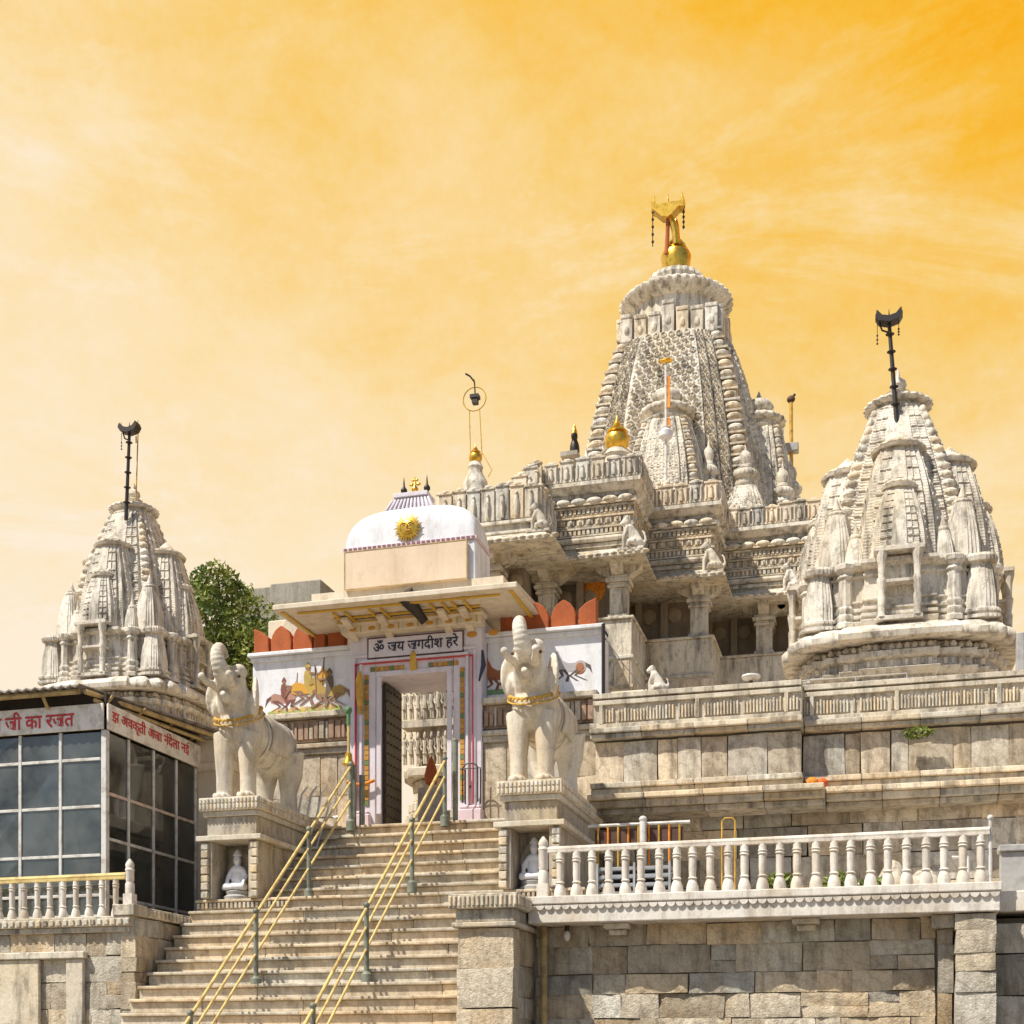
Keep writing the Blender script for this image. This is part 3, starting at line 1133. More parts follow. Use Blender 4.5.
# green tuft growing out of the cornice
a = at(918, 734, 21.2)
bush('weed_tuft', (a.x, 21.12, a.z), (0.26, 0.08, 0.09), 160, 'green weed tuft growing from the plinth cornice', 0.045, cat='weed')
t = thing('orange_idol', 'small orange painted stone pair sitting on the plinth ledge', 'idol', (at(815, 800, 21.1).x, 21.1, 5.75))
a = at(812, 797, 21.05)
mb = MB(); mb.ell((a.x, 21.06, 5.745 + 0.085), (0.10, 0.09, 0.085)); mb.build('stone', 'orange', t)
mb = MB(); mb.ell((a.x + 0.15, 21.08, 5.745 + 0.075), (0.085, 0.08, 0.075), tint=(1, 0.45, 0.6)); mb.build('stone', 'orange', t)
t = thing('lamp_post', 'short white dish lamp on a post above the plinth frieze', 'lamp', (at(751, 690, 21.2).x, 21.2, 7.38))
x = t.location.x
mb = MB(); mb.tube([(x, 21.2, 7.38), (x, 21.2, 7.50)], 0.03, 8); mb.build('post', 'iron', t)
mb = MB(); mb.lathe([(0.03, 7.49), (0.12, 7.51), (0.15, 7.545), (0.14, 7.57), (0.05, 7.58)], x, 21.2, 16); mb.build('dish', 'white_paint', t)
t = thing('thin_rail', 'low thin steel rail running along the top of the plinth', 'railing', (-3, 21.6, 7.38))
for z in (7.46, 7.54):
    mb = MB(); mb.tube([(-3.4, 21.6, z), (0.4, 21.6, z)], 0.010, 6); mb.build('rail', 'steel', t)
for x in np.linspace(-3.4, 0.4, 6):
    mb = MB(); mb.tube([(x, 21.6, 7.34), (x, 21.6, 7.56)], 0.012, 6); mb.build('stanchion', 'steel', t)

# ================================================================== LEFT TERRACE
LX = -10.15
lt = thing('left_terrace', 'rough stone terrace block with carved coping under the glazed shop', 'terrace', (-12, 17.5, 0))
mb = MB()
ashlar(mb, -16, LX - 0.26, 0.3, 3.42, 17.04, (0.3, 0.55), (0.3, 0.8), 0.25, lo=0.8, hi=1.15)
ashlar(mb, 17.04, 21.6, 0.3, 3.62, LX, (0.28, 0.42), (0.35, 0.7), 0.25, face='E', lo=0.72, hi=1.08)
mb.build('block_facing', 'ashlar', lt, angle=50)
mb = MB(); mb.box(-24, LX - 0.1, 17.13, 22.3, 0.003, 3.4); mb.build('terrace_core', 'mortar', lt)
mb = MB()
mb.box(-16, LX - 0.05, 16.94, 17.5, 3.50, 3.64)
mb.box(-16, LX - 0.10, 16.99, 17.5, 3.42, 3.498, 0.85)
x = -16
while x < LX - 0.06:
    mb.box(x, x + 0.07, 16.915, 16.945, 3.515, 3.60, tv(0.8, 1.1)); x += 0.11
mb.box(-24, LX - 0.3, 17.5, 22.3, 3.402, 3.63, 0.9)
mb.box(LX - 0.32, LX + 0.03, 16.92, 17.28, 3.642, 3.80)
mb.box(LX - 0.28, LX + 0.04, 17.282, 21.4, 3.64, 3.78, 0.9)
y = 17.3
while y < 21.3:
    mb.box(LX + 0.03, LX + 0.06, y, y + 0.07, 3.66, 3.75, tv(0.8, 1.1)); y += 0.11
mb.build('coping', 'marble', lt, bevel=0.01)
mb = MB()
xl, xr = at(40, 950, 17).x, at(84, 950, 17).x
mb.box(-16, xr + 0.04, 16.93, 17.04, 3.05, 3.15, 1.05)
for a, b_ in ((-16, -13.9), (-12.9, xl), (xr - 0.28, xr)):
    mb.box(a, b_, 16.97, 17.04, 0, 3.048, tv(0.95, 1.1))
mb.build('pilaster', 'marble', lt, bevel=0.012)

lr = thing('balustrade', 'short balustrade with yellowed handrail at lower left before the shop', 'balustrade', (-12, 17.05, 3.64))
mb = MB(); newel(mb, LX - 0.14, 17.09, 3.80, 4.46); mb.build('newel', 'balustrade', lr)
x = LX - 0.14 - 0.23
while x > -15:
    mb = MB(); baluster(mb, x, 17.09, 3.64, 4.20, 0.05); mb.build('baluster', 'balustrade', lr)
    x -= 0.213
mb = MB(); mb.tube([(-15.2, 17.09, 4.22), (LX - 0.2, 17.09, 4.235)], 0.038, 10); mb.box(-15.2, LX - 0.2, 17.05, 17.13, 4.175, 4.21); mb.build('handrail', 'yellow', lr)

# ================================================================== GLAZED SHOP
shop = thing('glazed_shop', 'glazed shop kiosk with tin roof and red Hindi lettering at left', 'shop', (-13, 19, 3.63))
KX, KY, KZ = -11.0, 17.6, 3.63
YS = [17.6, 18.22, 18.95, 19.66, 20.3]
ZS_f = [3.72, 4.03, 4.62, 5.34, 6.04, 6.46]
ZS_s = [4.02, 4.87, 5.54, 6.46]
mb = MB()
mb.box(KX - 0.06, KX + 0.03, KY - 0.03, KY + 0.06, KZ, 6.46)
mb.build('corner_post', 'white_paint', shop, bevel=0.008)
xs_ = [KX - 0.06 - 0.69 * k for k in range(8)]
mb = MB()
for x in xs_[1:]:
    mb.box(x - 0.025, x + 0.025, KY - 0.02, KY + 0.03, KZ, 6.46)
for z in ZS_f[:-1]:
    for a, b_ in zip(xs_[1:], xs_[:-1]):
        mb.box(a + 0.026, b_ - 0.026, KY - 0.015, KY + 0.025, z - 0.022, z + 0.022)
mb.build('window_frame', 'white_paint', shop, bevel=0.005)
mb = MB()
for y in YS[1:]:
    mb.box(KX - 0.03, KX + 0.02, y - 0.025, y + 0.025, KZ, 6.46)
for i, z in enumerate(ZS_s[:-1]):
    for a, b_ in zip(YS[:-1], YS[1:]):
        mb.box(KX - 0.025, KX + 0.015, a + 0.062 if a == YS[0] else a + 0.026, b_ - 0.026, z - 0.022, z + 0.022, (1, .8, .7) if i == 2 else 1.0)
mb.build('window_frame', 'white_paint', shop, bevel=0.005)
for a, b_ in zip(xs_[1:6], xs_[:5]):
    for z0, z1 in zip(ZS_f[:-1], ZS_f[1:]):
        mb = MB(); k = rnd.uniform(-0.006, 0.006)
        mb.hexa([(a + .026, KY + .004 + k, z0 + .023), (b_ - .026, KY + .004 - k, z0 + .023), (b_ - .026, KY + .010 - k, z0 + .023), (a + .026, KY + .010 + k, z0 + .023),
                 (a + .026, KY + .004, z1 - .023), (b_ - .026, KY + .004 - k, z1 - .023), (b_ - .026, KY + .010 - k, z1 - .023), (a + .026, KY + .010, z1 - .023)])
        mb.build('window_pane', 'glass', shop)
for a, b_ in zip(YS[:-1], YS[1:]):
    for z0, z1 in zip(ZS_s[:-1], ZS_s[1:]):
        mb = MB(); k = rnd.uniform(-0.008, 0.008)
        a_ = a + (0.063 if a == YS[0] else 0.026)
        mb.hexa([(KX - .010, a_, z0 + .023), (KX - .004, a_, z0 + .023), (KX - .004 + k, b_ - .026, z0 + .023), (KX - .010 + k, b_ - .026, z0 + .023),
                 (KX - .010 - k, a_, z1 - .023), (KX - .004 - k, a_, z1 - .023), (KX - .004, b_ - .026, z1 - .023), (KX - .010, b_ - .026, z1 - .023)])
        mb.build('window_pane', 'glass', shop)
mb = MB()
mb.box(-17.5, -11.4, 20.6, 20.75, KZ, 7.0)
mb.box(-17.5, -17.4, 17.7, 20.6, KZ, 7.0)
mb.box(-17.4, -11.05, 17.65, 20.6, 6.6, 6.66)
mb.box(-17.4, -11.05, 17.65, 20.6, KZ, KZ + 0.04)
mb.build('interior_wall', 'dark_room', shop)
mb = MB()
mb.box(-12.6, -11.7, 19.0, 20.4, KZ + 0.04, 4.75)
mb.box(-16, -13.2, 18.6, 19.2, KZ + 0.04, 4.6)
mb.prism([(18.2, 4.0), (19.6, 4.0), (19.6, 5.6), (19.3, 6.0), (18.7, 5.8), (18.2, 5.2)], -12.9, -12.75, 'x')
mb.build('counter', 'peach', shop, bevel=0.02)
mb = MB()
mb.box(-17.5, KX + 0.0, KY - 0.07, KY - 0.035, 6.462, 6.84)
mb.build('sign_board', 'board', shop, bevel=0.006)
mb = MB()
mb.box(KX + 0.035, KX + 0.07, KY - 0.03, 20.5, 6.462, 6.84)
mb.build('sign_board', 'board', shop, bevel=0.006)
w0 = at(-38, 726, KY - 0.07)
lettering('sign_lettering', 'न जी का रजत', 'maroon', shop, (at(-8, 727, KY - .075).x, KY - 0.072, 6.53), (1, 0, 0), (0, 0, 1), at(74, 727, KY - .07).x - at(-8, 727, KY - .07).x, 0.27, bold=.02)
lettering('sign_lettering', 'झ अवकृती अजा नंदेला नई', 'maroon', shop, (KX + 0.072, 17.66, 6.55), (0, 1, 0), (0, 0, 1), 2.3, 0.25, bold=.02)
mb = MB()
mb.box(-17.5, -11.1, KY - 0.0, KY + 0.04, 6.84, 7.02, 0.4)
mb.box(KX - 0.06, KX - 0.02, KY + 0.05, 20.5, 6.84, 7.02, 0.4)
mb.build('gap_shade_strip', 'dark_room', shop)  # dark strip standing in for the shade in the open gap
# roof: corrugated tin, flaring towards the rear
mb = MB()
A0, A1, A2, A3 = Vector((-17.8, 17.22, 7.04)), Vector((-11.2, 17.22, 7.04)), Vector((-10.45, 20.9, 7.06)), Vector((-17.8, 20.9, 7.5))
nn = 90
vs_, fs = [], []
for i in range(nn + 1):
    t_ = i / nn
    f0, f1 = A0.lerp(A1, t_), A3.lerp(A2, t_)
    dz = 0.018 * math.cos(i * math.pi)
    vs_ += [tuple(f0 + Vector((0, 0, dz))), tuple(f1 + Vector((0, 0, dz))), tuple(f0 + Vector((0, 0, dz - 0.02))), tuple(f1 + Vector((0, 0, dz - 0.02)))]
for i in range(nn):
    a, b_ = 4 * i, 4 * i + 4
    fs += [(a, b_, b_ + 1, a + 1), (a + 2, a + 3, b_ + 3, b_ + 2), (a, a + 2, b_ + 2, b_)]
fs += [(0, 1, 3, 2), (4 * nn, 4 * nn + 2, 4 * nn + 3, 4 * nn + 1)]
mb.add(vs_, fs)
mb.build('tin_roof', 'tin', shop)
mb = MB()
mb.tube([(-17.6, 17.32, 6.97), (-11.25, 17.32, 6.97)], 0.04, 6, smooth=False)
mb.tube([(-11.17, 17.34, 6.97), (-10.62, 20.4, 6.97)], 0.04, 6, smooth=False)
mb.tube([(-11.12, 17.5, 6.88), (-10.78, 20.2, 6.88)], 0.03, 6, smooth=False)
for k in range(4):
    y = 17.7 + 0.8 * k
    mb.tube([(-11.05, y, 6.86), (-10.95 + 0.15 * k * 0.5, y + 0.02, 6.99)], 0.022, 6)
for x in (-11.9, -13.2):
    mb.tube([(x, 17.36, 6.97), (x, 17.5, 6.80)], 0.028, 6)
mb.build('roof_timber', 'wood', shop)
mb = MB()
mb.box(KX - 0.3, -10.35, 20.35, 20.8, KZ, 6.95, 0.95)
mb.box(KX - 0.3, -10.3, 20.3, 20.85, 6.4, 6.55)
mb.build('end_pier', 'cream_paint', shop, bevel=0.02)
mb = MB(); a = at(27, 684, 19.0)
mb.box(a.x - 0.12, a.x + 0.12, 18.9, 19.2, 7.2, 7.46, 0.9); mb.box(a.x - 0.15, a.x + 0.15, 18.87, 19.23, 7.462, 7.50)
tag(mb.build('roof_tank', 'grey_slab', bevel=0.02), 'small grey box on the tin roof at far left', 'box')

# ================================================================== PEDESTALS + ELEPHANTS
def idol(name, x, y, z, label, grp):
    t_ = thing(name, label, 'statue', (x, y, z), grp)
    b_ = MB()
    b_.lathe([(0.21, z), (0.22, z + .05), (0.17, z + .08), (0.19, z + .13), (0.16, z + .15)], x, y, 20)
    b_.build('lotus_base', 'grey_slab', t_)
    b_ = MB()
    zz = z + 0.15
    for s in (-1, 1):
        b_.tube([(x, y, zz + .06), (x + s * .15, y - .08, zz + .05), (x + s * .17, y - .12, zz + .05), (x - s * .02, y - .17, zz + .045)], [.07, .065, .06, .035], 10)
        b_.tube([(x + s * .08, y, zz + .33), (x + s * .15, y - .02, zz + .22), (x + s * .14, y - .10, zz + .11)], [.045, .036, .028], 8)
    b_.ell((x, y, zz + .2), (.105, .08, .17))
    b_.ell((x, y - .01, zz + .33), (.12, .07, .06))
    b_.tube([(x, y, zz + .34), (x, y, zz + .42)], [.05, .045], 8)
    b_.ell((x, y - .01, zz + .47), (.062, .068, .08))
    b_.tube([(x, y - .07, zz + .48), (x, y - .085, zz + .455)], [.008, .016], 6)
    solid('figure', b_, 'whitewash', t_, 0.014, 3)
    b_ = MB()
    b_.lathe([(.06, zz + .53), (.075, zz + .54), (.05, zz + .59), (.015, zz + .63)], x, y, 14)
    b_.build('crown', 'whitewash', t_)
    b_ = MB()
    b_.prism([(x + .25 * math.cos(a_) * (1 if math.sin(a_) > -0.2 else .9), zz + .27 + .34 * math.sin(a_)) for a_ in [2 * math.pi * k / 24 for k in range(24)]], y + .12, y + .15, 'y')
    b_.build('halo_slab', 'grey_marble', t_, bevel=0.01)
    return t_


def pedestal(x0, x1, label):
    t_ = thing('elephant_pedestal', label, 'pedestal', ((x0 + x1) / 2, 18.55, 4.05), 'elephant pedestals beside the stairs')
    y0, y1 = 18.56, 21.4
    zt_ = 5.58
    w = x1 - x0
    m_ = MB()
    m_.box(x0 + .07, x1 - .07, 19.15, y1, 4.05, 4.92)                       # body behind niche
    m_.box(x0 + .05, x0 + .20, y0 + .05, 19.148, 4.05, 4.92)
    m_.box(x1 - .20, x1 - .05, y0 + .05, 19.148, 4.05, 4.92)
    m_.box(x0 + .09, x1 - .09, y0 + .10, y1, 5.002, 5.30)
    m_.build('body', 'grey_marble', t_, bevel=0.012, seg=2)
    m_ = MB()
    m_.box(x0 - .04, x1 + .04, y0 - .03, y1, 4.922, 5.0)
    m_.box(x0 + .04, x1 - .04, y0 + .05, y1, 5.302, 5.38, 0.9)
    m_.box(x0, x1, y0, y1, 5.382, zt_)
    x = x0 + .01
    while x < x1 - .03:
        m_.box(x, x + .042, y0 - .022, y0 + .01, 5.40, 5.47, tv(.9, 1.1))
        m_.box(x, x + .042, y0 - .022, y0 + .01, 5.49, 5.56, tv(.9, 1.1)); x += .062
    y = y0 + .02
    while y < y1:
        m_.box(x1 - .01, x1 + .022, y, y + .042, 5.40, 5.47, tv(.9, 1.1))
        m_.box(x1 - .01, x1 + .022, y, y + .042, 5.49, 5.56, tv(.9, 1.1)); y += .062
    m_.build('cap', 'elephant', t_, bevel=0.008)
    for xa in (x0 + .03, x1 - .15):
        m_ = MB()
        for k in range(7):
            z = 4.06 + k * .122
            m_.box(xa, xa + .12, y0 + .0, y0 + .06, z, z + .10 + (.015 if k % 2 else 0), tv(.8, 1.1))
        m_.build('niche_pilaster', 'marble', t_, bevel=0.012)
    return t_


PL = pedestal(-10.0, -9.0, 'pedestal with white seated idol in its niche left of the stairs')
PR = pedestal(-5.29, -4.33, 'pedestal with shaded niche right of the stairs under the elephant')
idol('seated_idol', -9.53, 18.92, 4.05, 'white seated stone idol in the sunlit niche left of the stairs', 'niche idols')
idol('seated_idol', -4.84, 18.98, 4.05, 'white seated stone idol in the dark niche right of the stairs', 'niche idols')


def elephant(x, y, z, label):
    t_ = thing('elephant_statue', label, 'statue', (x, y, z), 'stone elephants flanking the stairs')
    b_ = MB()

    def P(a, b2, c):
        return (x + a, y + b2, z + c)
    for s in (-1, 1):                                                      # legs
        b_.tube([P(s * .19, -.62, 1.0), P(s * .20, -.68, .72), P(s * .20, -.70, .35), P(s * .20, -.70, .10), P(s * .20, -.72, .0)], [.22, .165, .125, .125, .15], 14)
        b_.tube([P(s * .20, .72, 1.0), P(s * .22, .78, .62), P(s * .21, .74, .35), P(s * .21, .76, .0)], [.28, .20, .135, .15], 14)
        b_.ell(P(s * .20, -.74, .04), (.15, .18, .055))
        b_.ell(P(s * .21, .72, .05), (.15, .19, .07))
    for s in (-1, 1):
        for k in (-1, 0, 1):
            b_.ell(P(s * .20 + k * .075, -.74 - .155 + abs(k) * .03, .05), (.04, .035, .05))
    b_.ell(P(0, .10, 1.08), (.375, .95, .42))
    b_.ell(P(0, .62, 1.05), (.365, .48, .42))
    b_.ell(P(0, -.50, 1.12), (.345, .42, .44))
    b_.tube([P(0, -.45, 1.28), P(0, -.72, 1.50), P(0, -.90, 1.68)], [.35, .28, .225], 16)     # neck
    b_.ell(P(0, -.86, 1.74), (.225, .26, .25))                               # skull
    for s in (-1, 1):
        b_.ell(P(s * .10, -.80, 1.93), (.12, .15, .12))                     # domes of the forehead
        b_.tube([P(s * .11, -1.00, 1.66), P(s * .14, -1.16, 1.66)], [.10, .075], 10)  # tusk socket
        b_.ell(P(s * .30, -.66, 1.55), (.06, .26, .33), Matrix.Rotation(s * R(28), 3, 'Z'))  # ears
        b_.ell(P(s * .26, -.70, 1.40), (.055, .17, .22), Matrix.Rotation(s * R(28), 3, 'Z'))
    # raised trunk curling back over the brow
    key = [(0, -.96, 1.74, .165), (0, -1.12, 1.80, .140), (-.02, -1.22, 1.93, .116), (-.045, -1.24, 2.06, .100), (-.07, -1.18, 2.17, .088), (-.08, -1.07, 2.235, .076), (-.07, -.97, 2.20, .062), (-.05, -.94, 2.10, .048)]
    tp, tr_ = [], []
    for k in range(len(key) - 1):
        for q in range(5):
            f = q / 5
            c0, c1, c2, c3 = key[max(k - 1, 0)], key[k], key[k + 1], key[min(k + 2, len(key) - 1)]
            v = [0.5 * (2 * c1[m] + (c2[m] - c0[m]) * f + (2 * c0[m] - 5 * c1[m] + 4 * c2[m] - c3[m]) * f * f + (3 * c1[m] - c0[m] - 3 * c2[m] + c3[m]) * f ** 3) for m in range(4)]
            tp.append(P(v[0], v[1], v[2]))
            tr_.append(v[3] * (1.07 if (k * 5 + q) % 2 else .95))
    b_.tube(tp, tr_, 16)
    for s in (-1, 1):                                                       # brow ridge and cheek
        b_.tube([P(s * .06, -1.08, 1.86), P(s * .17, -1.0, 1.87), P(s * .23, -.88, 1.80)], [.03, .035, .03], 8)
    b_.tube([P(0, -.90, 1.50), P(0, -1.07, 1.49), P(0, -1.15, 1.54)], [.13, .085, .045], 10)   # lower jaw
    b_.tube([P(0, 1.02, 1.22), P(0, 1.12, 1.0), P(0.03, 1.10, .6)], [.06, .04, .03], 8)       # tail
    solid('body', b_, 'elephant', t_, 0.017, 3)
    for s in (-1, 1):
        m_ = MB()
        m_.tube([P(s * .14, -1.12, 1.66), P(s * .19, -1.26, 1.665), P(s * .22, -1.36, 1.72)], [.06, .052, .045], 10)
        m_.ell(P(s * .225, -1.375, 1.735), (.055, .055, .055))
        m_.build('tusk', 'elephant', t_)
        m_ = MB()
        m_.ell(P(s * .205, -1.02, 1.80), (.025, .035, .025)); m_.build('eye', 'brown', t_)
    m_ = MB()

    def collar(zc, yc, rx, ry, rr, tilt):
        pts = []
        for k in range(28):
            a_ = 2 * math.pi * k / 28
            pts.append(P(rx * math.cos(a_), yc + ry * math.sin(a_), zc + tilt * math.sin(a_)))
        m_.tube(pts, rr, 8, closed=True)
    collar(1.36, -.62, .355, .36, .020, .20)
    collar(1.28, -.58, .380, .39, .013, .20)
    for k in range(15):
        a_ = math.pi * (1.02 + .96 * k / 14)
        m_.ell(P(.365 * math.cos(a_), -.62 + .37 * math.sin(a_), 1.335 + .20 * math.sin(a_)), (.018, .018, .03), n=8, m=6)
    m_.build('collar', 'ochre', t_)
    m_ = MB()                                                               # carved harness ropes round the barrel and breast
    for ya, yb in ((-.26, -.26), (.70, .70), (-.26, .30), (.30, .70)):
        for s in (-1, 1):
            pts = []
            for k in range(11):
                a_ = R(60) - R(150) * k / 10
                yy = ya + (yb - ya) * k / 10
                q_ = math.sqrt(max(.05, 1 - ((yy - .10) / .95) ** 2))
                q2 = math.sqrt(max(0.0, 1 - ((yy - .62) / .48) ** 2)) if yy > .2 else 0
                q3 = math.sqrt(max(0.0, 1 - ((yy + .50) / .42) ** 2)) if yy < -.1 else 0
                rx_ = max(.375 * q_, .365 * q2, .345 * q3) + .004
                rz_ = max(.42 * q_, .42 * q2, .44 * q3) + .004
                pts.append(P(s * rx_ * math.cos(a_), yy, 1.08 + rz_ * math.sin(a_)))
            m_.tube(pts, .014, 6, tint=.9)
    m_.build('harness', 'elephant', t_)
    m_ = MB()                                                               # saddle cloth, a band following the barrel
    for (ya, yb, k1) in ((-.18, .62, 1.012),):
        vs2, f2 = [], []
        nu, nv = 26, 12
        for j in range(nv + 1):
            yy = ya + (yb - ya) * j / nv
            q = math.sqrt(max(0.05, 1 - ((yy - .10) / .95) ** 2))
            q2 = math.sqrt(max(0.0, 1 - ((yy - .62) / .48) ** 2)) if yy > .2 else 0
            rx_, rz_ = max(.375 * q, .365 * q2) * k1 + .012, max(.42 * q, .42 * q2) * k1 + .012
            for i in range(nu + 1):
                a_ = R(-32) + R(244) * i / nu
                vs2.append(P(rx_ * math.cos(a_), yy, 1.075 + rz_ * math.sin(a_)))
        for j in range(nv):
            for i in range(nu):
                f2.append((j * (nu + 1) + i, j * (nu + 1) + i + 1, (j + 1) * (nu + 1) + i + 1, (j + 1) * (nu + 1) + i))
        m_.add(vs2, f2, 0.86, True)
    o_ = m_.build('saddle_cloth', 'elephant', t_)
    sd = o_.modifiers.new('thick', 'SOLIDIFY'); sd.thickness = 0.018; sd.offset = 1
    return t_


elephant(-9.52, 19.55, 5.58, 'cream stone elephant with raised trunk left of the stairs')
elephant(-4.84, 19.55, 5.58, 'cream stone elephant with raised trunk right of the stairs')

# ================================================================== HANDRAILS
def handrail(x, posts, label):
    t_ = thing('handrail', label, 'handrail', (x, step_pos(2)[0], step_pos(2)[1]), 'yellow stair handrails')
    y0, z0 = 16.57 + 0.245 * -9, 2.25 + 0.2 * -9
    y1, z1 = 20.62, 5.45

    def zl(y):
        return z0 + (z1 - z0) * (y - y0) / (y1 - y0)
    for h in (0.95, 0.70, 0.40):
        m_ = MB()
        m_.tube([(x, y0, z0 + h), (x, y1, z1 + h)], 0.023 if h > .9 else 0.018, 10)
        m_.build('rail', 'yellow', t_)
    for y in posts:
        zb = zl(y) - 0.1
        m_ = MB()
        m_.tube([(x, y, zb), (x, y, zl(y) + 0.97)], 0.034, 10)
        m_.lathe([(0.075, zl(y) - .1), (0.075, zl(y) + .05), (0.04, zl(y) + .09)], x, y, 12)
        m_.ell((x, y, zl(y) + .99), (.045, .045, .045))
        m_.build('post', 'post_green', t_)
    return t_


handrail(-8.36, (15.3, 17.15, 18.95, 20.62), 'left of the two yellow stair handrails')
handrail(-6.74, (15.4, 17.2, 19.05, 20.62), 'right of the two yellow stair handrails')
t = thing('bell_staff', 'yellow staff with green tip and brass bell beside the gate', 'staff', (-8.42, 20.66, 5.45))
mb = MB(); mb.tube([(-8.42, 20.68, 6.42), (-8.42, 20.68, 7.3)], 0.022, 8); mb.build('staff', 'yellow', t)
mb = MB(); mb.ell((-8.42, 20.68, 7.34), (.06, .06, .07)); mb.tube([(-8.42, 20.68, 7.28), (-8.42, 20.68, 7.1)], 0.035, 8); mb.build('tip', 'green', t)
mb = MB(); mb.lathe([(.10, 6.44), (.10, 6.47), (.065, 6.53), (.06, 6.62), (.02, 6.66)], -8.42, 20.68, 14); mb.build('bell', 'gold', t)
mb = MB(); mb.tube([(-8.36, 20.75, 5.45), (-8.36, 20.75, 6.45)], 0.05, 8); mb.tube([(-8.25, 20.85, 5.45), (-8.25, 20.85, 6.3)], 0.05, 8); mb.build('stanchion', 'post_green', t)
mb = MB()
mb.tube([(-6.62, 20.8, 5.45), (-6.62, 20.8, 6.75)], 0.045, 10); mb.ell((-6.62, 20.8, 6.76), (.05, .05, .04))
tag(mb.build('steel_post', 'post_green'), 'tall grey post at the right of the doorway', 'post')
# metal rods left
t = thing('rod_barrier', 'low barrier of bent white metal rods behind the left elephant', 'barrier', (-9.1, 20.6, 5.45))
for k in range(5):
    m_ = MB(); x = -9.35 + 0.17 * k
    m_.tube([(x - .18, 20.35, 5.05), (x, 20.4, 5.65), (x + .05, 20.42, 5.95), (x + .14, 20.44, 6.07)], 0.018, 6); m_.build('rod', 'steel', t)
for z in (5.2, 5.55):
    m_ = MB(); m_.tube([(-9.5, 20.4, z), (-8.5, 20.42, z)], 0.014, 6); m_.build('cross_rod', 'steel', t)

# ================================================================== GATE
GX0, GX1, DX0, DX1, GY = -8.73, -6.38, -8.26, -6.88, 21.5
ZF, ZDT, ZW = 5.47, 8.10, 8.96
gate = thing('temple_gate', 'white temple gateway coloured lavender as in shade with domed top and golden sun', 'gate', (-7.55, GY, 5.45))
mb = MB()
mb.box(GX0, DX0, GY, GY + 1.1, ZF - 0.1, ZW)
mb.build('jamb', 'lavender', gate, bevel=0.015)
mb = MB()
mb.box(DX1, GX1, GY, GY + 1.1, ZF - 0.1, ZW)
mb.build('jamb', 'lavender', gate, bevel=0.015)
mb = MB()
mb.box(DX0 + .002, DX1 - .002, GY + .002, GY + 1.1, ZDT, ZW)
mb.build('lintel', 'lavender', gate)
mb = MB()                                                                   # nested frame mouldings
for k, (o_, d_) in enumerate(((0.42, 0.03), (0.30, 0.05), (0.0, 0.02))):
    w_ = 0.05 if k < 2 else 0.085
    mb.box(DX0 - o_ + 0.02, DX0 - o_ + 0.02 + w_, GY - d_, GY + 0.01, ZF + .3, ZDT + o_ * .8)
    mb.box(DX1 + o_ - 0.02 - w_, DX1 + o_ - 0.02, GY - d_, GY + 0.01, ZF + .3, ZDT + o_ * .8)
    mb.box(DX0 - o_ + 0.02, DX1 + o_ - 0.02, GY - d_ - .002, GY + 0.01, ZDT + o_ * .8, ZDT + o_ * .8 + w_)
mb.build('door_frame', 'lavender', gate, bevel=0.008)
mb = MB()
for xa in (GX0 - .03, DX1 + .1):
    mb.box(xa, xa + .42, GY - .10, GY + .2, ZF - .1, ZF + .30)
    mb.box(xa + .03, xa + .39, GY - .07, GY + .2, ZF + .302, ZF + .36)
mb.build('jamb_plinth', 'pink', gate, bevel=0.02)
mb = MB()                                                                   # mosaic of flowers round the doorway


def flower_strip(xa, za, xb, zb):
    L_ = math.hypot(xb - xa, zb - za)
    n_ = int(L_ / 0.085)
    for k in range(n_):
        t_ = (k + .5) / n_
        c = (xa + (xb - xa) * t_, za + (zb - za) * t_)
        col = (0.50, .24, .03) if k % 2 else ((.52, .30, .05) if k % 4 else (.16, .20, .06))
        mb.box(c[0] - .036, c[0] + .036, GY - .022, GY - .001, c[1] - .036, c[1] + .036, col)


flower_strip(DX0 - .16, ZF + .45, DX0 - .16, ZDT + .05)
flower_strip(DX1 + .16, ZF + .45, DX1 + .16, ZDT + .05)
flower_strip(DX0 - .10, ZDT + .13, -7.74, ZDT + .13)
flower_strip(-7.32, ZDT + .13, DX1 + .10, ZDT + .13)
mb.build('flower_border', 'tinted', gate)
mb = MB()
for xa, xb, za, zb in ((DX0 - .36, DX0 - .345, ZF + .4, ZDT + .22), (DX1 + .345, DX1 + .36, ZF + .4, ZDT + .22), (DX0 - .36, DX1 + .36, ZDT + .222, ZDT + .236)):
    mb.box(xa, xb, GY - .055, GY - .0, za, zb)
mb.build('red_line', 'maroon', gate)
# sign
sx0, sx1 = at(369, 650, GY).x, at(463, 650, GY).x
sz0, sz1 = 8.42, 8.74
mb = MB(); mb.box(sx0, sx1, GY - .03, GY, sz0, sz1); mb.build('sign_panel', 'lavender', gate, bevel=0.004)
mb = MB()
for xa, xb, za, zb in ((sx0, sx1, sz0 - .018, sz0), (sx0, sx1, sz1, sz1 + .018), (sx0 - .018, sx0, sz0 - .018, sz1 + .018), (sx1, sx1 + .018, sz0 - .018, sz1 + .018)):
    mb.box(xa, xb, GY - .034, GY, za, zb)
mb.build('sign_border', 'brown', gate)
lettering('sign_lettering', 'ॐ जय जगदीश हरे', 'ink', gate, (sx0 + .09, GY - .031, sz0 + .05), (1, 0, 0), (0, 0, 1), sx1 - sx0 - .16, .25, bold=.022)
mb = MB(); xx = at(414, 680, GY).x
mb.box(xx - .06, xx + .06, GY - .06, GY, ZDT + .06, ZDT + .30); mb.prism([(xx - .06, ZDT + .30), (xx + .06, ZDT + .30), (xx, ZDT + .40)], GY - .06, GY, 'y', 0.9)
mb.build('deity_plaque', 'ochre', gate, bevel=0.01)
